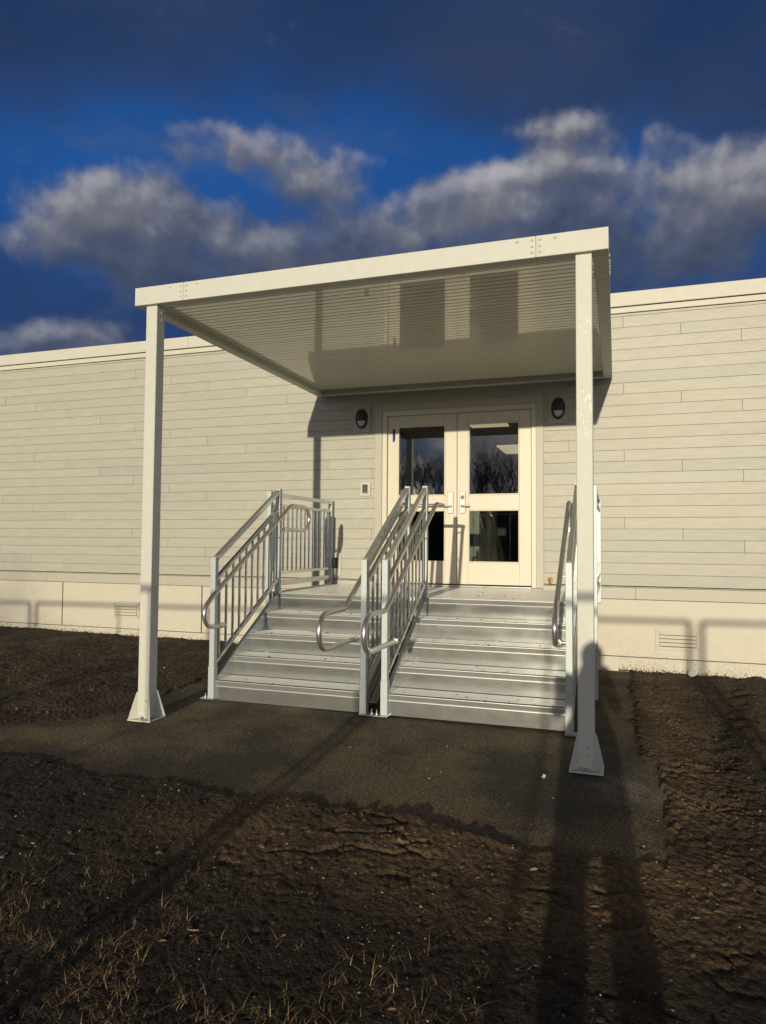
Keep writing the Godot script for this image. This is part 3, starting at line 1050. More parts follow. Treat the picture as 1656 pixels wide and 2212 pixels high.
func build_flight(x0: float, x1: float, label: String) -> void:
	var s := thing("aluminum_stairs", label, "stairs", Vector3.ZERO, "pair of aluminum stair flights")
	for k in 5:
		var y := DECK - (4 - k) * RISE
		var zn := FOOT_Z - k * RUN
		if k < 4:
			# tread: grooved plank with a dark grit strip behind a rounded nose
			var t := MB.new()
			t.span(Vector3(x0, y - 0.034, zn - RUN - 0.012), Vector3(x1, y - 0.004, zn - 0.046), 0.001)
			for g in 9:
				var zg := zn - 0.060 - g * 0.0265
				t.span(Vector3(x0, y - 0.005, zg - 0.020), Vector3(x1, y, zg), 0.002)
			var tr := put("tread", t.mesh(), M("tread"), s)
			t = MB.new()
			t.span(Vector3(x0, y - 0.006, zn - 0.058), Vector3(x1, y - 0.0015, zn - 0.012))
			put("grit_strip", t.mesh(), M("rubber"), tr)
			nosing(x0, x1, y, zn, tr, "nosing")
		# riser
		var rr := MB.new()
		var low := y - RISE if k > 0 else 0.052
		rr.span(Vector3(x0, low + 0.001, zn - 0.020), Vector3(x1, y - 0.012, zn - 0.013))
		put("riser", rr.mesh(), M("riser"), s)
	# lowest kick plate lip
	# stringers: deep channels on both sides
	for sx in [-1.0, 1.0]:
		var xs: float = x0 if sx < 0 else x1
		var web0 := xs - 0.003 if sx < 0 else xs + 0.0003
		var web1 := xs - 0.0003 if sx < 0 else xs + 0.003
		var zf := FOOT_Z - 0.006
		var zb := TOP_Z - 0.05
		var poly := PackedVector2Array([Vector2(zf, 0.066), Vector2(zf, nose(zf) + 0.012), Vector2(zb, nose(zb) + 0.012), Vector2(zb, nose(zb) - 0.30), Vector2(FOOT_Z - 0.30, 0.066)])
		var m := MB.new()
		m.plate_x(poly, web0, web1)
		# flanges facing outwards
		var fx := xs - 0.022 if sx < 0 else xs + 0.022
		m.bar(Vector3(fx, nose(zf) + 0.008, zf), Vector3(fx, nose(zb) + 0.008, zb), 0.036, 0.006, 0.001)
		m.bar(Vector3(fx, 0.072, FOOT_Z - 0.30), Vector3(fx, nose(zb) - 0.298, zb), 0.036, 0.006, 0.001)
		m.bar(Vector3(fx, nose(zf) - 0.130, zf - 0.02), Vector3(fx, nose(zb) - 0.130, zb), 0.030, 0.010, 0.001)
		put("stringer", m.mesh(), M("alu"), s)

func loop_pts(x: float, y_top: float, y_low: float, z_turn: float, z_end: float, forward: float) -> PackedVector3Array:
	var pts := PackedVector3Array()
	var rad := (y_top - y_low) * 0.5
	for k in 9:
		var a := PI * 0.5 - PI * k / 8.0
		pts.push_back(Vector3(x, (y_top + y_low) * 0.5 + rad * sin(a), z_turn + forward * rad * cos(a)))
	pts.push_back(Vector3(x, y_low, z_end))
	return pts

func smooth_path(raw: PackedVector3Array, r: float) -> PackedVector3Array:
	var out := PackedVector3Array([raw[0]])
	for i in range(1, raw.size() - 1):
		var a := raw[i - 1]
		var b := raw[i]
		var c := raw[i + 1]
		var d1 := minf(r, (b - a).length() * 0.45)
		var d2 := minf(r, (c - b).length() * 0.45)
		var p := b + (a - b).normalized() * d1
		var q := b + (c - b).normalized() * d2
		for k in 6:
			var t := k / 5.0
			out.push_back(p.lerp(b, t).lerp(b.lerp(q, t), t))
	out.push_back(raw[raw.size() - 1])
	return out

func build_stair_rail(x: float, inner: float, extend: bool, label: String) -> void:
	# x: middle of the posts; inner: +1 when the steps lie to the right
	var o := thing("stair_railing", label, "railing", Vector3.ZERO, "aluminum guardrails along the stairs")
	var zf := FOOT_Z + 0.004
	var zb := TOP_Z - 0.022
	var pw := 0.052
	var top := 1.085
	var gx := x
	var foot := 0.036 + base_height(x, zf) - 0.02 + 0.004
	foot = base_height(x, zf) + 0.004
	var m := MB.new()
	m.span(Vector3(x - pw * 0.5, foot, zf - pw * 0.5), Vector3(x + pw * 0.5, nose(zf) + top + 0.026, zf + pw * 0.5), 0.0025)
	var post := put("post", m.mesh(), M("alu_post"), o)
	m = MB.new()
	m.span(Vector3(x - 0.030, foot + 0.008, zf - 0.030), Vector3(x + 0.030, foot + 0.29, zf + 0.030), 0.002)
	put("post_sleeve", m.mesh(), M("alu_post"), post)
	m = MB.new()
	var out := -inner
	m.span(Vector3(x - 0.034 - (0.07 if out < 0 else 0.0), foot - 0.003, zf - 0.05), Vector3(x + 0.034 + (0.07 if out > 0 else 0.0), foot + 0.0075, zf + 0.042), 0.002)
	put("foot_plate", m.mesh(), M("galv"), post)
	m = MB.new()
	m.cone(Vector3(x + out * 0.07, foot + 0.0076, zf), Vector3(x + out * 0.07, foot + 0.020, zf), 0.013, 0.013, 6)
	m.cone(Vector3(x + out * 0.07, foot + 0.0201, zf), Vector3(x + out * 0.07, foot + 0.045, zf), 0.006, 0.006, 8)
	put("anchor_bolt", m.mesh(), M("galv"), post)
	m = MB.new()
	m.span(Vector3(x - pw * 0.5, DECK + 0.004, zb - pw * 0.5), Vector3(x + pw * 0.5, nose(zb) + top + 0.020, zb + pw * 0.5), 0.0025)
	put("post", m.mesh(), M("alu_post"), o)
	# sloping rails
	var za := zf - pw * 0.5 - 0.0005
	var zc := zb + pw * 0.5 + 0.0005
	m = MB.new()
	m.bar(Vector3(gx, nose(za) + top, za), Vector3(gx, nose(zc) + top, zc), 0.042, 0.046, 0.003)
	put("top_rail", m.mesh(), M("alu"), o)
	m = MB.new()
	m.bar(Vector3(gx, nose(za) + top - 0.19, za), Vector3(gx, nose(zc) + top - 0.19, zc), 0.036, 0.036, 0.003)
	put("middle_rail", m.mesh(), M("alu"), o)
	m = MB.new()
	m.bar(Vector3(gx, nose(za) + 0.145, za), Vector3(gx, nose(zc) + 0.145, zc), 0.036, 0.036, 0.003)
	put("bottom_rail", m.mesh(), M("alu"), o)
	var n := 10
	var ylo := 0.145 + 0.021
	var yhi := top - 0.19 - 0.021
	m = MB.new()
	# a square picket; both ends run square into the sloping rails
	m.box(Vector3.ZERO, Vector3(0.019, yhi - ylo + 0.022, 0.019), 0.0015)
	var pk := m.mesh()
	for k in n:
		var z := lerpf(za - 0.06, zc + 0.055, k / float(n - 1))
		put("baluster", pk, M("alu"), o, Vector3(gx, nose(z) + (ylo + yhi) * 0.5, z))
	# round handrail: loop at the foot, slope, level run and loop over the deck
	var hx := x + inner * 0.085
	var h := 0.862
	var ztop := 1.62
	var ytop := nose(ztop) + h
	var raw := PackedVector3Array()
	var yl := 0.664
	if extend:
		var yk := 0.936
		var zk := FOOT_Z - (yk - h - (DECK - 4 * RISE)) * RUN / RISE
		var lp := loop_pts(hx, yk, yl, zk + 0.36, zf - 0.01, 1.0)
		lp.reverse()
		raw.append_array(lp)
		raw.push_back(Vector3(hx, yk, zk))
	else:
		var zk := 3.215
		var yk := nose(zk) + h
		# slope runs straight on into the loop
		raw.push_back(Vector3(hx, 0.722, zf - 0.04))
		raw.push_back(Vector3(hx, 0.722, 3.14))
		raw.push_back(Vector3(hx, 0.742, 3.215))
		raw.push_back(Vector3(hx, 0.795, 3.262))
		raw.push_back(Vector3(hx, 0.858, 3.274))
		raw.push_back(Vector3(hx, 0.915, 3.248))
		raw.push_back(Vector3(hx, yk + 0.035, zk - 0.06))
	raw.push_back(Vector3(hx, ytop, ztop))
	if not extend:
		raw.append_array(loop_pts(hx, ytop, ytop - 0.265, 1.275, zb + 0.03, -1.0))
	elif inner > 0.0:
		# level run over the landing, then across to the neighbouring handrail
		raw.push_back(Vector3(hx, ytop, 1.30))
		raw.push_back(Vector3(-0.176, ytop, 1.30))
	else:
		raw.push_back(Vector3(hx, ytop, 1.335))
		raw.push_back(Vector3(hx + 0.018, ytop, 1.304))
	m = MB.new()
	m.tube(smooth_path(raw, 0.045), 0.0212, 14)
	put("handrail", m.mesh(), M("pipe"), o)
	# connectors back to the posts, and one bracket midway
	m = MB.new()
	var yc0 := raw[0].y
	m.tube(PackedVector3Array([Vector3(hx, yc0, zf - 0.012), Vector3(hx, yc0, zf + 0.016)]), 0.0255, 14)
	m.tube(PackedVector3Array([Vector3(hx, yc0, zf), Vector3(x + inner * pw * 0.5, yc0, zf)]), 0.012, 10)
	put("rail_collar", m.mesh(), M("pipe"), o)
	m = MB.new()
	var yc1 := ytop - (0.265 if not extend else 0.0)
	if extend:
		m.tube(PackedVector3Array([Vector3(hx, yc1 - 0.020, zb), Vector3(x + inner * pw * 0.5, yc1 - 0.020, zb)]), 0.008, 10)
	else:
		m.tube(PackedVector3Array([Vector3(hx, yc1, zb - 0.01), Vector3(hx, yc1, zb + 0.034)]), 0.0255, 14)
		m.tube(PackedVector3Array([Vector3(hx, yc1, zb), Vector3(x + inner * pw * 0.5, yc1, zb)]), 0.012, 10)
	put("rail_collar", m.mesh(), M("pipe"), o)
	m = MB.new()
	for zz in [2.66, 2.05]:
		var yy := nose(zz) + h
		m.tube(smooth_path(PackedVector3Array([Vector3(hx, yy - 0.02, zz), Vector3(hx, yy - 0.062, zz), Vector3(gx + inner * 0.010, yy - 0.066, zz)]), 0.02), 0.0065, 8)
	put("rail_bracket", m.mesh(), M("pipe"), o)

func build_deck_rail(o: Node3D, x: float) -> void:
	var g := Node3D.new()
	g.name = numbered("guardrail", o)
	o.add_child(g, true)
	var zf := 1.755
	var zb := 0.066
	var pw := 0.052
	var m := MB.new()
	m.span(Vector3(x - pw * 0.5, 0.05, zf - pw * 0.5), Vector3(x + pw * 0.5, 2.022, zf + pw * 0.5), 0.0025)
	put("post", m.mesh(), M("alu_post"), g)
	m = MB.new()
	m.span(Vector3(x - pw * 0.5, 0.80, zb - pw * 0.5), Vector3(x + pw * 0.5, 2.022, zb + pw * 0.5), 0.0025)
	put("post", m.mesh(), M("alu_post"), g)
	var a := zf - pw * 0.5 - 0.0005
	var c := zb + pw * 0.5 + 0.0005
	for r in [["top_rail", 1.994, 0.044], ["middle_rail", 1.878, 0.034], ["bottom_rail", 1.136, 0.034], ["toe_rail", 1.020, 0.060]]:
		m = MB.new()
		m.span(Vector3(x - 0.019, r[1] - r[2] * 0.5, c), Vector3(x + 0.019, r[1] + r[2] * 0.5, a), 0.003)
		put(r[0], m.mesh(), M("alu"), g)
	m = MB.new()
	m.box(Vector3.ZERO, Vector3(0.019, 1.861 - 1.153 - 0.0006, 0.019), 0.0015)
	var pk := m.mesh()
	for k in 14:
		put("baluster", pk, M("alu"), g, Vector3(x, (1.861 + 1.153) * 0.5, lerpf(c + 0.075, a - 0.075, k / 13.0)))

func build_stairs() -> void:
	build_flight(-1.541, -0.147, "left flight of grey aluminum steps, below the left door leaf")
	build_flight(0.093, 1.511, "right flight of grey aluminum steps, beside the right canopy post")
	# deck at door height
	var d := thing("entrance_deck", "raised aluminum landing of ribbed planks between stairs and doors", "deck")
	var z := TOP_Z - 0.040
	var k := 0
	while z > 0.05:
		var w := minf(0.192, z - 0.032)
		var m := MB.new()
		m.span(Vector3(-1.625, DECK - 0.038, z - w), Vector3(1.648, DECK - 0.004, z - 0.004), 0.001)
		var g := 0
		while g * 0.031 + 0.027 < w:
			m.span(Vector3(-1.625, DECK - 0.005, z - 0.006 - g * 0.031 - 0.0245), Vector3(1.648, DECK, z - 0.006 - g * 0.031), 0.002)
			g += 1
		put("deck_plank", m.mesh(), M("tread"), d)
		z -= 0.192
		k += 1
	for s in [[-1.541, -0.147], [0.093, 1.511]]:
		nosing(s[0], s[1], DECK, TOP_Z, d, "deck_nosing")
	for x in [-1.640, 1.663]:
		var m := MB.new()
		m.span(Vector3(x - 0.008, DECK - 0.16, 0.03), Vector3(x + 0.008, DECK + 0.012, TOP_Z - 0.05), 0.002)
		put("edge_beam", m.mesh(), M("alu"), d)
	var fb := MB.new()
	fb.span(Vector3(-1.63, DECK - 0.17, TOP_Z - 0.075), Vector3(1.652, DECK - 0.0395, TOP_Z - 0.045), 0.002)
	put("front_beam", fb.mesh(), M("alu"), d)
	for p in [[-1.58, 0.2], [1.60, 0.2], [-0.03, 1.66], [-0.03, 0.2]]:
		var m := MB.new()
		m.span(Vector3(p[0] - 0.026, 0.03, p[1] - 0.026), Vector3(p[0] + 0.026, DECK - 0.0395, p[1] + 0.026), 0.002)
		put("leg", m.mesh(), M("alu_post"), d)
	build_deck_rail(d, -1.668)
	build_deck_rail(d, 1.690)
	build_stair_rail(-1.5690, 1.0, false, "outer railing of the left stairs with short curled handrail end")
	build_stair_rail(-0.1190, -1.0, true, "railing on the right side of the left stairs, handrail looping left")
	build_stair_rail(0.0650, 1.0, true, "railing on the left side of the right stairs, handrail looping over its foot")
	build_stair_rail(1.5390, -1.0, false, "outer railing of the right stairs, partly behind the canopy post")

# ---------------------------------------------------------------- small things on the wall
func build_wall_things() -> void:
	for p in [[-1.260, 3.0915, "oval dark wall lamp left of the double doors"], [1.2365, 3.0925, "oval dark wall lamp right of the double doors, near the post"]]:
		var o := thing("wall_lamp", p[2], "wall lamp", Vector3(p[0], p[1], 0.0), "pair of wall lamps beside the doors")
		var m := MB.new()
		m.span(Vector3(-0.113, -0.1775, 0.001), Vector3(0.113, 0.1775, 0.024), 0.004)
		put("mounting_block", m.mesh(), M("trim"), o)
		m = MB.new()
		m.span(Vector3(-0.116, 0.1776, 0.001), Vector3(0.116, 0.186, 0.030), 0.002)
		put("drip_cap", m.mesh(), M("trim"), o)
		# bezel ring, hood over the upper two thirds, lens below
		m = MB.new()
		for k in 28:
			var a0 := TAU * k / 28
			var a1 := TAU * (k + 1) / 28
			var p0 := Vector3(0.083 * cos(a0), 0.132 * sin(a0), 0.0245)
			var p1 := Vector3(0.083 * cos(a1), 0.132 * sin(a1), 0.0245)
			var q0 := Vector3(0.078 * cos(a0), 0.126 * sin(a0), 0.058)
			var q1 := Vector3(0.078 * cos(a1), 0.126 * sin(a1), 0.058)
			var r0 := Vector3(0.064 * cos(a0), 0.108 * sin(a0), 0.060)
			var r1 := Vector3(0.064 * cos(a1), 0.108 * sin(a1), 0.060)
			m.quad(p0, p1, q1, q0, (p0 + p1) * Vector3(1, 1, 0))
			m.quad(q0, q1, r1, r0, Vector3.BACK)
			m.quad(r0, r1, r1 * Vector3(1, 1, 0.6), r0 * Vector3(1, 1, 0.6), -(r0 + r1) * Vector3(1, 1, 0))
		put("bezel", m.mesh(), M("bronze"), o)
		m = MB.new()
		m.dome(Vector3(0, 0, 0.046), 0.0655, 0.109, 0.050, 6, 28, -0.30, 2.0)
		put("hood", m.mesh(), M("bronze"), o)
		m = MB.new()
		m.dome(Vector3(0, 0, 0.042), 0.0640, 0.108, 0.030, 6, 28)
		put("lens", m.mesh(), M("lens"), o)
		m = MB.new()
		m.dome(Vector3(0, 0.115, 0.0602), 0.008, 0.006, 0.004, 3, 10)
		put("sensor", m.mesh(), M("lens"), o)
	# card reader
	var c := thing("card_reader", "small dark card reader on a white plate left of the doors", "card reader", Vector3(-1.2055, 2.168, 0.0))
	var m := MB.new()
	m.span(Vector3(-0.070, -0.090, 0.001), Vector3(0.070, 0.090, 0.022), 0.004)
	put("mounting_block", m.mesh(), M("cream"), c)
	m = MB.new()
	m.span(Vector3(-0.038, -0.060, 0.0222), Vector3(0.038, 0.062, 0.040), 0.004)
	put("surround", m.mesh(), M("fascia"), c)
	m = MB.new()
	m.span(Vector3(-0.034, -0.050, 0.0402), Vector3(0.034, 0.058, 0.052), 0.005)
	put("reader", m.mesh(), M("reader"), c)
	m = MB.new()
	m.span(Vector3(-0.008, -0.044, 0.0522), Vector3(0.008, -0.041, 0.0526))
	put("indicator", m.mesh(), M("lens"), c)
	# covered outlet low beside the railing
	var u := thing("outdoor_outlet", "grey weatherproof outlet cover on a cream block near the deck", "outlet", Vector3(-1.655, 1.185, 0.0))
	m = MB.new()
	m.span(Vector3(-0.115, -0.150, 0.001), Vector3(0.115, 0.150, 0.020), 0.004)
	put("mounting_block", m.mesh(), M("cream"), u)
	m = MB.new()
	m.span(Vector3(-0.020, -0.050, 0.0202), Vector3(0.072, 0.085, 0.028), 0.003)
	put("gap_shade_or_gasket", m.mesh(), M("reader"), u)
	m = MB.new()
	m.span(Vector3(-0.014, -0.044, 0.0282), Vector3(0.066, 0.079, 0.066), 0.010)
	put("cover", m.mesh(), M("reader"), u)
	# hose bibb
	var s := thing("hose_bibb", "small rusty brown hose bibb right of the doors", "hose bibb", Vector3(1.134, 1.044, 0.0))
	m = MB.new()
	m.cone(Vector3(0, 0, 0.001), Vector3(0, 0, 0.020), 0.032, 0.028, 16)
	put("flange", m.mesh(), M("copper"), s)
	m = MB.new()
	m.cone(Vector3(0, 0, 0.02), Vector3(0, 0, 0.07), 0.013, 0.013, 10)
	m.cone(Vector3(0, 0.0, 0.058), Vector3(0.004, -0.05, 0.075), 0.012, 0.014, 10)
	put("spout", m.mesh(), M("copper"), s)
	m = MB.new()
	for k in 6:
		var a := TAU * k / 6
		m.cone(Vector3(0.0, 0.012, 0.085), Vector3(0.024 * cos(a), 0.012 + 0.024 * sin(a), 0.085), 0.004, 0.0075, 6)
	put("handle", m.mesh(), M("copper"), s)
	m = MB.new()
	# strip of blue tape, one end curling off
	m.span(Vector3(-0.848, 2.792, -0.0155), Vector3(-0.812, 2.938, -0.0148))
	m.span(Vector3(-0.845, 2.772, -0.0152), Vector3(-0.822, 2.7915, -0.0138))
	tag(put("masking_tape", m.mesh(), M("tape")), "short strip of blue masking tape on the left door", "tape")

# ---------------------------------------------------------------- scattered small stuff
func scatter(called: String, label: String, m: Mesh, xf: Array[Transform3D], cols: PackedColorArray, material: Material) -> void:
	var mm := MultiMesh.new()
	mm.transform_format = MultiMesh.TRANSFORM_3D
	mm.use_colors = true
	mm.mesh = m
	mm.instance_count = xf.size()
	for i in xf.size():
		mm.set_instance_transform(i, xf[i])
		mm.set_instance_color(i, cols[i])
	var o := MultiMeshInstance3D.new()
	o.name = numbered(called, self)
	o.multimesh = mm
	o.material_override = material
	add_child(o, true)
	tag(o, label, "", "", "stuff")

func lump(seed_: int, squash: float) -> Mesh:
	# a small faceted stone: a jittered icosphere
	var r2 := RandomNumberGenerator.new()
	r2.seed = seed_
	var m := MB.new()
	m.colored = true
	var p: Array[Vector3] = []
	for j in 4:
		for i in 6:
			var e := -PI * 0.5 + PI * (j + 0.5) / 4.0
			var a := TAU * (i + 0.5 * (j % 2)) / 6.0
			p.push_back(Vector3(cos(e) * cos(a), sin(e) * squash, cos(e) * sin(a)) * r2.randf_range(0.75, 1.15))
	for j in 3:
		for i in 6:
			var a := p[j * 6 + i]
			var b := p[j * 6 + (i + 1) % 6]
			var c := p[(j + 1) * 6 + (i + 1) % 6]
			var d := p[(j + 1) * 6 + i]
			m.tri(a, b, c, a + b + c)
			m.tri(a, c, d, a + c + d)
	for i in 6:
		m.tri(p[i], p[(i + 1) % 6], Vector3(0, -squash, 0), Vector3.DOWN)
		m.tri(p[18 + i], p[18 + (i + 1) % 6], Vector3(0, squash, 0), Vector3.UP)
	return m.mesh()

func ground_at(x: float, z: float) -> float:
	return maxf(soil_height(x, z), pad_height(x, z))

func rand_basis(s: Vector3) -> Basis:
	return Basis(Vector3.UP, rng.randf() * TAU) * Basis(Vector3.RIGHT, rng.randf_range(-0.5, 0.5)) * Basis.from_scale(s)

func build_ground_cover() -> void:
	# gravel: small pale stones everywhere on the soil and the pad
	var xf: Array[Transform3D] = []
	var cols := PackedColorArray()
	for i in 16000:
		var x := rng.randf_range(-5.5, 4.2)
		var z := rng.randf_range(0.1, 7.2)
		var pm := pad_mask(x, z)
		if pm > 0.5 and rng.randf() > 0.35:
			continue
		if x > -1.6 and x < 1.6 and z < 3.0:
			continue
		if rng.randf() > 0.55 + 1.3 * n_mid.get_noise_2d(x * 0.9 + 70.0, z * 0.9):
			continue
		var s := 0.0018 + 0.0048 * pow(rng.randf(), 4.5)
		if rng.randf() < 0.010:
			s *= 2.0
		xf.push_back(Transform3D(rand_basis(Vector3(s, s * 0.7, s * rng.randf_range(0.7, 1.3))), Vector3(x, ground_at(x, z) + s * 0.25, z)))
		var t := rng.randf()
		cols.push_back(Color(0.12, 0.10, 0.08).lerp(Color(0.46, 0.41, 0.33), t * t))
	scatter("gravel", "small pale stones scattered over the soil and asphalt", lump(1, 0.8), xf, cols, M("copies"))
	# clods of soil
	xf = []
	cols = PackedColorArray()
	for i in 26000:
		var x := rng.randf_range(-6.0, 4.4)
		var z := rng.randf_range(0.1, 7.2)
		if pad_mask(x, z) > 0.15 and rng.randf() > 0.06:
			continue
		if x > -2.0 and x < 2.0 and z < 4.6:
			continue
		var s := 0.0030 + 0.012 * pow(rng.randf(), 7.0)
		xf.push_back(Transform3D(rand_basis(Vector3(s, s * 0.8, s * rng.randf_range(0.8, 1.4))), Vector3(x, ground_at(x, z) + s * 0.15, z)))
		var c := soil_tint(x, z)
		cols.push_back(c * rng.randf_range(0.35, 0.75))
	scatter("soil_clods", "crumbs and clods of dark soil", lump(2, 0.75), xf, cols, M("copies"))
	# dry grass
	for v in 3:
		xf = []
		cols = PackedColorArray()
		for i in 2000:
			var x := rng.randf_range(-4.0, 2.9)
			var z := rng.randf_range(5.3, 7.2)
			var p := smoothstep(5.3, 6.4, z - x * 0.20 - 0.25) * (0.72 + n_mid.get_noise_2d(x * 0.9, z * 0.9) * 1.5)
			if i % 24 == 0:
				x = rng.randf_range(-5.0, -2.6)
				z = rng.randf_range(2.0, 5.5)
				p = 0.6
			if rng.randf() > p or pad_mask(x, z) > 0.1:
				continue
			var s := rng.randf_range(0.5, 1.15)
			xf.push_back(Transform3D(Basis(Vector3.UP, rng.randf() * TAU) * Basis.from_scale(Vector3(s, s * rng.randf_range(0.25, 0.75), s)), Vector3(x, soil_height(x, z) - 0.002, z)))
			cols.push_back(Color(0.14, 0.093, 0.045).lerp(Color(0.46, 0.32, 0.17), pow(rng.randf(), 1.4)))
		scatter("dry_grass", "sparse dead straw-coloured grass in the near soil", tuft(50 + v), xf, cols, M("copies"))
	# dead leaves lying about
	var lf := MB.new()
	lf.colored = true
	for k in 4:
		var a := -1.0 + k * 0.5
		for sd in [-1.0, 1.0]:
			lf.quad(Vector3(a, 0.12 * a * a, 0), Vector3(a + 0.5, 0.12 * (a + 0.5) * (a + 0.5), 0), Vector3(a + 0.5, 0.22 + 0.1 * sd, sd * 0.42 * (1.0 - pow(a + 0.5, 2.0))), Vector3(a, 0.22, sd * 0.42 * (1.0 - a * a)), Vector3.UP)
	xf = []
	cols = PackedColorArray()
	for i in 130:
		var x := rng.randf_range(-4.5, 3.4)
		var z := rng.randf_range(4.9, 7.2)
		var s := rng.randf_range(0.008, 0.022)
		xf.push_back(Transform3D(rand_basis(Vector3(s, s, s)), Vector3(x, ground_at(x, z) + 0.002, z)))
		cols.push_back(Color(0.10, 0.06, 0.03).lerp(Color(0.38, 0.26, 0.13), rng.randf()))
	scatter("leaf_litter", "small dead leaves lying on the soil", lf.mesh(), xf, cols, M("copies"))
	# mud splashed up the base of the wall
	xf = []
	cols = PackedColorArray()
	for i in 9000:
		var right := rng.randf() < 0.5
		var x := rng.randf_range(1.9, 5.0) if right else rng.randf_range(-9.0, -1.9)
		var patch := 0.5 + 0.9 * n_big.get_noise_1d(x * 2.2 + 40.0)
		var hgt := pow(rng.randf(), 3.2 if right else 4.0) * (0.36 if right else 0.16) * clampf(patch + 0.35, 0.2, 1.0)
		if rng.randf() > patch + 0.35:
			continue
		var y := base_height(x, 0.0) + hgt + 0.0
		var s := 0.0016 + 0.0055 * rng.randf() * exp(-hgt * 14.0)
		var zf := 0.0042 if y < 0.187 else 0.0003
		if y > 0.187 and y < 0.197:
			continue
		xf.push_back(Transform3D(Basis.from_scale(Vector3(s, s * rng.randf_range(0.8, 2.2), 0.0014)), Vector3(x, y, zf)))
		cols.push_back(Color(0.10, 0.066, 0.042) * rng.randf_range(0.7, 1.4))
	scatter("mud_splashes", "mud spattered along the foot of the skirting", lump(4, 1.0), xf, cols, M("copies"))
	# mud and scuffs on the canopy posts
	for p in [[-1.7266, 0.05, 44, 0.16, "left"], [1.6906, 0.02, 40, 0.15, "right"]]:
		xf = []
		cols = PackedColorArray()
		for i in int(p[2]):
			var y: float = p[1] + pow(rng.randf(), 2.0) * p[3]
			var s := 0.0012 + 0.0042 * pow(rng.randf(), 3.0)
			xf.push_back(Transform3D(Basis.from_scale(Vector3(s, s * rng.randf_range(0.6, 1.8), 0.0009)), Vector3(p[0] + rng.randf_range(-0.045, 0.045), y, 3.7527)))
			cols.push_back(Color(0.24, 0.18, 0.12) * rng.randf_range(0.6, 1.5))
		scatter("mud_spots", "dried mud spots on the foot of the %s canopy post" % p[4], lump(6, 1.0), xf, cols, M("copies"))
	xf = []
	cols = PackedColorArray()
	for i in 46:
		var k := i % 3
		var y: float = [2.40, 2.86, 2.28][k] + rng.randf_range(-0.11, 0.11)
		var s := 0.0014 + 0.004 * pow(rng.randf(), 2.0)
		xf.push_back(Transform3D(Basis(Vector3.BACK, rng.randf_range(-0.5, 0.5)) * Basis.from_scale(Vector3(s, s * rng.randf_range(1.5, 4.5), 0.0005)), Vector3(1.6906 + rng.randf_range(-0.03, 0.046), y, 3.7527)))
		cols.push_back(Color(0.86, 0.86, 0.84))
	scatter("paint_scuffs", "pale scuffs on the right canopy post", lump(7, 1.0), xf, cols, M("copies"))
	# crumbs of soil and leaf on steps and deck
	xf = []
	cols = PackedColorArray()
	for i in 520:
		var fl := rng.randi() % 2
		var x := rng.randf_range(-1.45, -0.2) if fl == 0 else rng.randf_range(0.15, 1.46)
		var st := rng.randi() % 6
		var z := FOOT_Z - st * RUN - 0.03 - pow(rng.randf(), 1.6) * 0.22
		var y := DECK - (4 - mini(st, 4)) * RISE
		if st >= 4:
			z = TOP_Z - 0.05 - rng.randf() * 1.0
			y = DECK
		if rng.randf() > 0.5 + n_mid.get_noise_2d(x * 2.0 + 20.0, z * 6.0):
			continue
		var s := 0.002 + 0.007 * pow(rng.randf(), 3.0)
		xf.push_back(Transform3D(Basis(Vector3.UP, rng.randf() * TAU) * Basis.from_scale(Vector3(s * rng.randf_range(1.0, 2.4), s * 0.4, s)), Vector3(x, y + s * 0.3, z)))
		cols.push_back(Color(0.055, 0.038, 0.026) * rng.randf_range(0.6, 1.6))
	scatter("step_debris", "crumbs of soil and dead leaf on the steps and landing", lump(5, 1.0), xf, cols, M("copies"))
	# single scraps
	var scraps := [
		[Vector3(-0.83, 0.58, 2.20), 0.024, "pale scrap of torn paper on the left stairs", "paper scrap"],
		[Vector3(0.60, 0.578, 2.16), 0.020, "small white paper scrap on the right stairs, left one", "paper scrap"],
		[Vector3(0.86, 0.578, 2.13), 0.026, "crumpled white paper scrap on the right stairs, right one", "paper scrap"],
		[Vector3(1.445, 0.012, 3.98), 0.024, "white crumpled scrap on the asphalt before the right post", "paper scrap"]]
	for s in scraps:
		var m := MB.new()
		var pts: Array[Vector3] = []
		for j in 4:
			for i in 4:
				pts.push_back(Vector3((i - 1.5) * 0.5 + rng.randf_range(-0.2, 0.2), rng.randf_range(0.0, 0.7), (j - 1.5) * 0.4 + rng.randf_range(-0.15, 0.15)))
		for j in 3:
			for i in 3:
				if (i == 0 and j == 0) or (i == 2 and j == 2):
					continue
				m.quad(pts[j * 4 + i], pts[j * 4 + i + 1], pts[j * 4 + i + 5], pts[j * 4 + i + 4], Vector3.UP)
		var o := put("paper_scrap", m.mesh(), M("paper_scrap"), null, s[0])
		o.scale = Vector3.ONE * float(s[1])
		o.rotation.y = rng.randf() * TAU
		tag(o, s[2], s[3])
	# a pale chunk of foam against the wall on the right
	var ck := put("foam_chunk", lump(9, 0.8), M("scuff"), null, Vector3(2.66, 0.055, 0.10))
	ck.scale = Vector3(0.045, 0.035, 0.03)
	tag(ck, "pale broken chunk lying against the base of the right wall", "rubble")

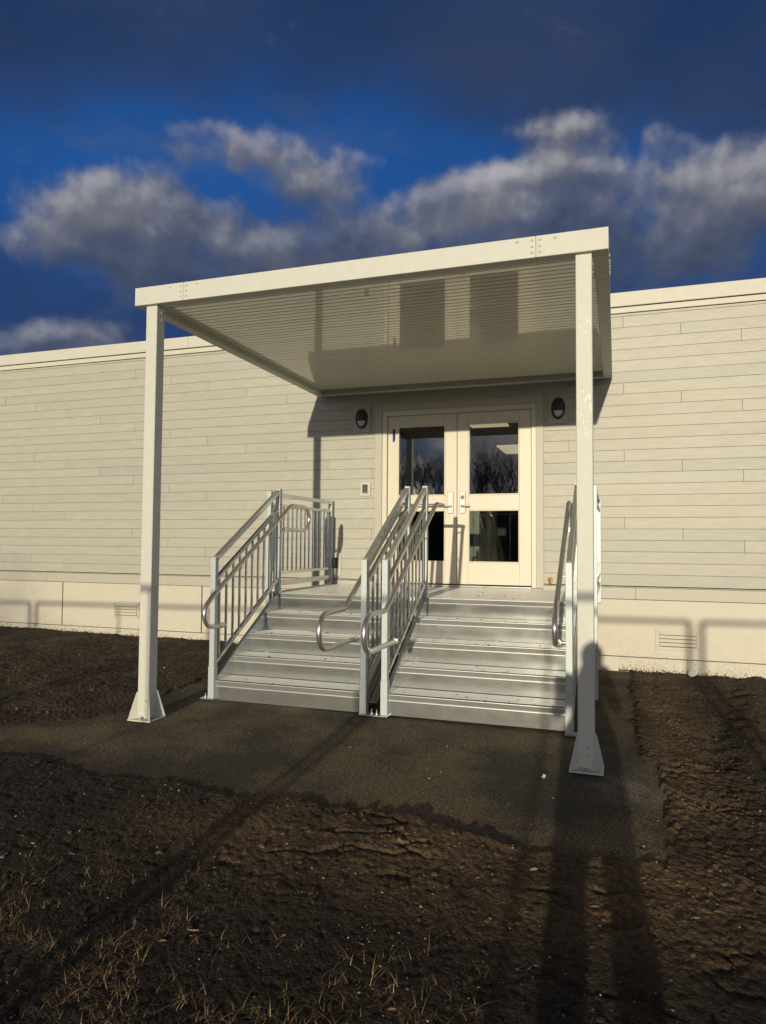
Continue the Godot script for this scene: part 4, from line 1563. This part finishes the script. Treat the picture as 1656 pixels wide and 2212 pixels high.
func tuft(seed_: int) -> Mesh:
	var r2 := RandomNumberGenerator.new()
	r2.seed = seed_
	var m := MB.new()
	m.colored = true
	for k in 9:
		var a := r2.randf() * TAU
		var lean := r2.randf_range(0.5, 2.3)
		var len := r2.randf_range(0.035, 0.125)
		var o := Vector3(r2.randf_range(-0.05, 0.05), 0, r2.randf_range(-0.05, 0.05))
		var d := Vector3(cos(a), 0, sin(a))
		var side := Vector3(-d.z, 0, d.x)
		var w := r2.randf_range(0.0009, 0.0019)
		var g := r2.randf_range(0.7, 1.2)
		m.col = Color(g, g, g)
		var prev := o
		var ang := 0.25 * lean
		for s in 4:
			ang += lean * 0.32
			var nx := prev + (d * sin(ang) + Vector3.UP * cos(ang)) * len / 4.0
			nx.y = maxf(nx.y, 0.003)
			var w0 := w * (1.0 - s / 4.0)
			var w1 := w * (1.0 - (s + 1) / 4.0)
			var nrm := (side.cross(nx - prev)).normalized()
			m.quad(prev - side * w0, prev + side * w0, nx + side * w1, nx - side * w1, nrm)
			prev = nx
	return m.mesh()

# ---------------------------------------------------------------- behind the camera: what casts the shadows and stands in the reflections
func build_behind() -> void:
	# temporary fence of pipe frames
	var zf := 13.0
	var drop := 0.141 * zf
	var shift := 0.0475 * zf
	var ends := [-9.79, -6.64, -3.45, -0.27, 2.71, 5.80]
	var spots := ["far left", "second from the left", "middle", "second from the right", "far right"]
	for k in 5:
		var o := thing("fence_panel", "grey pipe fence panel behind the camera, %s, shadow across the skirting" % spots[k], "fence panel", Vector3.ZERO, "temporary fence panels behind the photographer")
		var xa: float = ends[k] + (0.045 if k == 3 else 0.065) + shift
		var xb: float = ends[k + 1] - (0.045 if k == 2 else 0.065) + shift
		var ya: float = drop + 0.503 + 0.0115 * (ends[k] + 7.0)
		var yb: float = drop + 0.503 + 0.0115 * (ends[k + 1] + 7.0)
		var g := soil_height((xa + xb) * 0.5, zf)
		for x in [xa, xb]:
			var m := MB.new()
			m.tube(PackedVector3Array([Vector3(x, g + 0.04, zf), Vector3(x, ya if x == xa else yb, zf)]), 0.030, 10)
			put("post", m.mesh(), M("galv"), o)
		var m2 := MB.new()
		m2.tube(PackedVector3Array([Vector3((xa + xb) * 0.5, g + 0.04, zf), Vector3((xa + xb) * 0.5, (ya + yb) * 0.5, zf)]), 0.017, 10)
		put("middle_post", m2.mesh(), M("galv"), o)
		m2 = MB.new()
		m2.tube(PackedVector3Array([Vector3(xa, ya, zf), Vector3(xb, yb, zf)]), 0.024, 10)
		put("top_rail", m2.mesh(), M("galv"), o)
		m2 = MB.new()
		m2.tube(PackedVector3Array([Vector3(xa, g + 0.14, zf), Vector3(xb, g + 0.14, zf)]), 0.020, 10)
		put("bottom_rail", m2.mesh(), M("galv"), o)
		for x in [xa, xb]:
			m2 = MB.new()
			m2.span(Vector3(x - 0.05, g - 0.01, zf - 0.35), Vector3(x + 0.05, g + 0.04, zf + 0.35), 0.006)
			put("foot", m2.mesh(), M("galv"), o)
	build_person()
	build_trees()

func build_person() -> void:
	var f := Vector3(1.965, -0.02, 8.93)
	# joints as (place, radius); bones as pairs
	var J := {
		"hl": [Vector3(-0.095, 0.92, 0.02), 0.095], "hr": [Vector3(0.095, 0.92, 0.02), 0.095],
		"kl": [Vector3(-0.122, 0.50, 0.0), 0.072], "kr": [Vector3(0.122, 0.50, 0.0), 0.072],
		"al": [Vector3(-0.135, 0.10, 0.03), 0.060], "ar": [Vector3(0.135, 0.10, 0.03), 0.060],
		"tl": [Vector3(-0.135, 0.045, -0.15), 0.036], "tr": [Vector3(0.135, 0.045, -0.15), 0.036],
		"el": [Vector3(-0.113, 0.05, 0.06), 0.040], "er": [Vector3(0.113, 0.05, 0.06), 0.040],
		"pel": [Vector3(0, 0.98, 0.02), 0.135], "wai": [Vector3(0, 1.12, 0.03), 0.128], "che": [Vector3(0, 1.30, 0.03), 0.145],
		"sl": [Vector3(-0.185, 1.40, 0.03), 0.072], "sr": [Vector3(0.185, 1.40, 0.03), 0.072],
		"nk": [Vector3(0, 1.45, 0.03), 0.062], "hd": [Vector3(0, 1.53, 0.01), 0.058],
		"ebl": [Vector3(-0.235, 1.15, -0.06), 0.052], "ebr": [Vector3(0.235, 1.15, -0.06), 0.052],
		"wl": [Vector3(-0.10, 1.33, -0.27), 0.034], "wr": [Vector3(0.10, 1.33, -0.27), 0.034]}
	var bones := []
	for b in [["hl", "kl"], ["kl", "al"], ["el", "tl"], ["al", "el"], ["hr", "kr"], ["kr", "ar"], ["er", "tr"], ["ar", "er"], ["hl", "hr"], ["pel", "wai"], ["wai", "che"], ["che", "sl"], ["che", "sr"], ["sl", "sr"], ["nk", "hd"], ["che", "nk"], ["sl", "ebl"], ["sr", "ebr"], ["ebl", "wl"], ["ebr", "wr"]]:
		bones.push_back([J[b[0]][0], J[b[1]][0], J[b[0]][1], J[b[1]][1]])
	# long coat down to the knees
	for s in [-1.0, 1.0]:
		bones.push_back([Vector3(s * 0.07, 1.0, 0.03), Vector3(s * 0.09, 0.72, 0.02), 0.120, 0.105])
	var m := MB.new()
	m.colored = true
	nets(m, bones, 0.024, 0.04, 0)
	# head with nose, ears, jaw and a knitted hat
	var hb := []
	var hc := Vector3(0.06, 1.590, -0.005)
	hb.push_back([hc + Vector3(0, 0.020, 0.015), hc + Vector3(0, 0.028, -0.015), 0.083, 0.078])
	hb.push_back([hc + Vector3(0, -0.05, -0.035), hc + Vector3(0, -0.06, -0.05), 0.052, 0.040])
	hb.push_back([hc + Vector3(0, 0.0, -0.085), hc + Vector3(0, -0.028, -0.100), 0.010, 0.015])
	for s in [-1.0, 1.0]:
		hb.push_back([hc + Vector3(s * 0.078, 0.01, 0.01), hc + Vector3(s * 0.080, -0.02, 0.006), 0.014, 0.010])
	hb.push_back([hc + Vector3(-0.012, 0.052, 0.02), hc + Vector3(0.012, 0.052, -0.01), 0.110, 0.108])
	hb.push_back([hc + Vector3(0.02, 0.03, 0.03), Vector3(0.03, 1.40, 0.04), 0.112, 0.150])
	nets(m, hb, 0.0075, 0.018, 1)
	# hands holding the telephone
	for s in [-1.0, 1.0]:
		var hand := []
		var w := Vector3(s * 0.10, 1.33, -0.27)
		var pm := w + Vector3(-s * 0.018, 0.055, -0.035)
		hand.push_back([w, pm, 0.027, 0.034])
		for k in 4:
			var root := pm + Vector3(s * 0.002, -0.012 + 0.020 * k, -0.02)
			var tip := root + Vector3(-s * 0.028, 0.004, -0.030 + 0.004 * absf(k - 1.5))
			hand.push_back([pm, root, 0.016, 0.0095])
			hand.push_back([root, tip, 0.0095, 0.009])
			hand.push_back([tip, tip + Vector3(-s * 0.026, 0.0, 0.010), 0.009, 0.008])
		hand.push_back([w + Vector3(0, 0.03, 0.0), pm + Vector3(-s * 0.015, 0.012, 0.026), 0.014, 0.011])
		hand.push_back([pm + Vector3(-s * 0.015, 0.012, 0.026), pm + Vector3(-s * 0.040, 0.034, 0.020), 0.011, 0.009])
		nets(m, hand, 0.005, 0.008, 2)
	var o := put("person", m.mesh(), M("cloth"), null, f)
	o.scale = Vector3(1.0, 0.915, 1.0)
	tag(o, "person in dark jacket and jeans taking the picture, seen by their long shadow", "person")
	var ph := MB.new()
	ph.box(Vector3.ZERO, Vector3(0.075, 0.155, 0.009), 0.003)
	var p2 := put("telephone", ph.mesh(), M("reader"), null, f + Vector3(0, 1.285, -0.345))
	p2.rotation.x = 0.05
	tag(p2, "dark mobile phone held up by the photographer", "phone")

func body_tint(p: Vector3, dress: int) -> Color:
	var skin := Color(0.42, 0.27, 0.20)
	if dress == 0:
		if p.y < 0.075:
			return Color(0.03, 0.025, 0.02)
		if p.y < 0.93:
			return Color(0.035, 0.042, 0.065)
		return skin if p.y > 1.49 else Color(0.045, 0.05, 0.045)
	if dress == 1:
		if p.y > 1.64:
			return Color(0.05, 0.05, 0.055)
		if p.z < -0.07 and Vector2(absf(p.x) - 0.031, p.y - 1.609).length() < 0.010:
			return Color(0.05, 0.04, 0.035)
		if p.z < -0.07 and absf(p.x) < 0.024 and absf(p.y - 1.547) < 0.006:
			return Color(0.32, 0.13, 0.11)
	return skin

func cap_dist(p: Vector3, b: Array) -> float:
	var a: Vector3 = b[0]
	var e: Vector3 = b[1]
	var ab := e - a
	var t := clampf((p - a).dot(ab) / maxf(ab.length_squared(), 1e-9), 0.0, 1.0)
	return p.distance_to(a + ab * t) - lerpf(b[2], b[3], t)

func nets(m: MB, bones: Array, cell: float, k: float, dress: int) -> void:
	# smooth-min distance field on a grid, meshed with one vertex in each crossed cell
	var lo := Vector3(1e9, 1e9, 1e9)
	var hi := -lo
	for b in bones:
		var r: float = maxf(b[2], b[3]) + cell * 2.5
		lo = lo.min(b[0] - Vector3.ONE * r).min(b[1] - Vector3.ONE * r)
		hi = hi.max(b[0] + Vector3.ONE * r).max(b[1] + Vector3.ONE * r)
	var nx := int((hi.x - lo.x) / cell) + 2
	var ny := int((hi.y - lo.y) / cell) + 2
	var nz := int((hi.z - lo.z) / cell) + 2
	var f := PackedFloat32Array()
	f.resize(nx * ny * nz)
	f.fill(1.0)
	for b in bones:
		var r: float = maxf(b[2], b[3]) + k * 2.0 + cell * 2.0
		var bl: Vector3 = (b[0] as Vector3).min(b[1]) - Vector3.ONE * r
		var bh: Vector3 = (b[0] as Vector3).max(b[1]) + Vector3.ONE * r
		var i0 := maxi(int((bl.x - lo.x) / cell), 0)
		var i1 := mini(int((bh.x - lo.x) / cell) + 1, nx - 1)
		var j0 := maxi(int((bl.y - lo.y) / cell), 0)
		var j1 := mini(int((bh.y - lo.y) / cell) + 1, ny - 1)
		var k0 := maxi(int((bl.z - lo.z) / cell), 0)
		var k1 := mini(int((bh.z - lo.z) / cell) + 1, nz - 1)
		for kk in range(k0, k1 + 1):
			for j in range(j0, j1 + 1):
				for i in range(i0, i1 + 1):
					var at := (kk * ny + j) * nx + i
					var d := cap_dist(lo + Vector3(i, j, kk) * cell, b)
					var o := f[at]
					var h := maxf(k - absf(o - d), 0.0) / k
					f[at] = minf(o, d) - h * h * k * 0.25
	var where := {}
	var verts := PackedVector3Array()
	for kk in nz - 1:
		for j in ny - 1:
			for i in nx - 1:
				var inside := 0
				var val: Array[float] = []
				for q in 8:
					var s := f[((kk + (q >> 2)) * ny + j + ((q >> 1) & 1)) * nx + i + (q & 1)]
					val.push_back(s)
					if s < 0.0:
						inside += 1
				if inside == 0 or inside == 8:
					continue
				var sum := Vector3.ZERO
				var cnt := 0
				for e in [[0, 1], [2, 3], [4, 5], [6, 7], [0, 2], [1, 3], [4, 6], [5, 7], [0, 4], [1, 5], [2, 6], [3, 7]]:
					var a: float = val[e[0]]
					var b: float = val[e[1]]
					if (a < 0.0) != (b < 0.0):
						var t := a / (a - b)
						var pa := Vector3(e[0] & 1, (e[0] >> 1) & 1, e[0] >> 2)
						var pb := Vector3(e[1] & 1, (e[1] >> 1) & 1, e[1] >> 2)
						sum += pa.lerp(pb, t)
						cnt += 1
				where[(kk * ny + j) * nx + i] = verts.size()
				verts.push_back(lo + (Vector3(i, j, kk) + sum / cnt) * cell)
	var faces := PackedInt32Array()
	for kk in range(1, nz - 1):
		for j in range(1, ny - 1):
			for i in range(1, nx - 1):
				var at := (kk * ny + j) * nx + i
				var a := f[at] < 0.0
				if a != (f[at + 1] < 0.0):
					faces.append_array([where[at - nx - ny * nx], where[at - ny * nx], where[at], where[at - nx]])
				if a != (f[at + nx] < 0.0):
					faces.append_array([where[at - 1 - ny * nx], where[at - ny * nx], where[at], where[at - 1]])
				if a != (f[at + nx * ny] < 0.0):
					faces.append_array([where[at - 1 - nx], where[at - nx], where[at], where[at - 1]])
	var grad := PackedVector3Array()
	for p in verts:
		var g := (p - lo) / cell
		var i := clampi(int(g.x), 1, nx - 3)
		var j := clampi(int(g.y), 1, ny - 3)
		var kk := clampi(int(g.z), 1, nz - 3)
		var at := (kk * ny + j) * nx + i
		grad.push_back(Vector3(f[at + 2] - f[at - 1], f[at + 2 * nx] - f[at - nx], f[at + 2 * nx * ny] - f[at - nx * ny]).normalized())
	for q in range(0, faces.size(), 4):
		var a := faces[q]
		var b := faces[q + 1]
		var c := faces[q + 2]
		var d := faces[q + 3]
		m.col = body_tint((verts[a] + verts[c]) * 0.5, dress)
		m.smooth_tri(verts[a], verts[b], verts[c], grad[a], grad[b], grad[c])
		m.smooth_tri(verts[a], verts[c], verts[d], grad[a], grad[c], grad[d])

func grow(m: MB, t: MB, a: Vector3, dir: Vector3, len: float, rad: float, depth: int, r2: RandomNumberGenerator) -> void:
	var b := a + dir * len
	(t if depth <= 1 else m).cone(a, b, rad, rad * 0.66, 5 if depth <= 1 else 3, false)
	if depth >= 7:
		return
	var kids := 2 if depth < 2 else r2.randi_range(2, 3)
	if depth == 0:
		kids = 3
	for k in kids:
		var ax := Vector3(r2.randf_range(-1, 1), r2.randf_range(-0.3, 0.3), r2.randf_range(-1, 1)).normalized()
		var nd := dir.rotated(ax, r2.randf_range(0.18, 0.62))
		nd = (nd + Vector3(0, 0.10, 0)).normalized()
		grow(m, t, b, nd, len * r2.randf_range(0.66, 0.86), rad * 0.62, depth + 1, r2)

func build_trees() -> void:
	var r2 := RandomNumberGenerator.new()
	var protos := []
	for k in 4:
		r2.seed = 700 + k
		var m := MB.new()
		var t := MB.new()
		grow(m, t, Vector3.ZERO, Vector3(r2.randf_range(-0.06, 0.06), 1, 0).normalized(), 2.7, 0.16, 0, r2)
		protos.push_back([t.mesh(), m.mesh()])
	var n := 0
	var words := ["tall", "slender", "broad", "leaning", "low-forked", "dense", "thin-topped", "twin-limbed"]
	for row in 2:
		for k in 17:
			var x := -36.0 + k * 2.4 + row * 1.4 + r2.randf_range(-0.8, 0.8)
			var z := 76.0 + row * 7.0 + r2.randf_range(-1.5, 1.5)
			var p = protos[(k + row) % 4]
			var o := thing("bare_tree", "bare winter tree of the far wood across the field, mirrored in the door glass", "tree", Vector3(x, soil_height(x, z) - 0.1, z), "bare trees across the field")
			put("trunk", p[0], M("bark"), o)
			put("crown", p[1], M("bark"), o)
			var s := r2.randf_range(1.05, 1.35) * (0.60 if x > -3.0 else 1.0)
			o.scale = Vector3(s, s, s)
			o.rotation.y = r2.randf() * TAU
			n += 1
	# undergrowth in front of and between the trunks: one dark mass of twigs
	var tw := MB.new()
	tw.colored = true
	for k in 46:
		var a := r2.randf() * TAU
		var p := Vector3(cos(a) * r2.randf() * 0.9, 0, sin(a) * r2.randf() * 0.9)
		var q := p + Vector3(r2.randf_range(-0.7, 0.7), r2.randf_range(1.4, 3.4), r2.randf_range(-0.7, 0.7))
		tw.cone(p, p.lerp(q, 0.5) + Vector3(r2.randf_range(-0.1, 0.1), 0, 0), 0.03, 0.02, 3, false)
		tw.cone(p.lerp(q, 0.5), q, 0.022, 0.008, 3, false)
	var xf: Array[Transform3D] = []
	var cols := PackedColorArray()
	for i in 1500:
		var x := r2.randf_range(-50.0, 30.0)
		var z := r2.randf_range(72.0, 88.0)
		var s := r2.randf_range(0.8, 2.3) * (0.6 if x > -3.0 else 1.0)
		xf.push_back(Transform3D(Basis(Vector3.UP, r2.randf() * TAU) * Basis.from_scale(Vector3(s * 1.3, s, s * 1.3)), Vector3(x, -0.4, z)))
		cols.push_back(Color(0.075, 0.06, 0.048))
	scatter("undergrowth", "dark leafless undergrowth at the edge of the far wood", tw.mesh(), xf, cols, M("copies"))
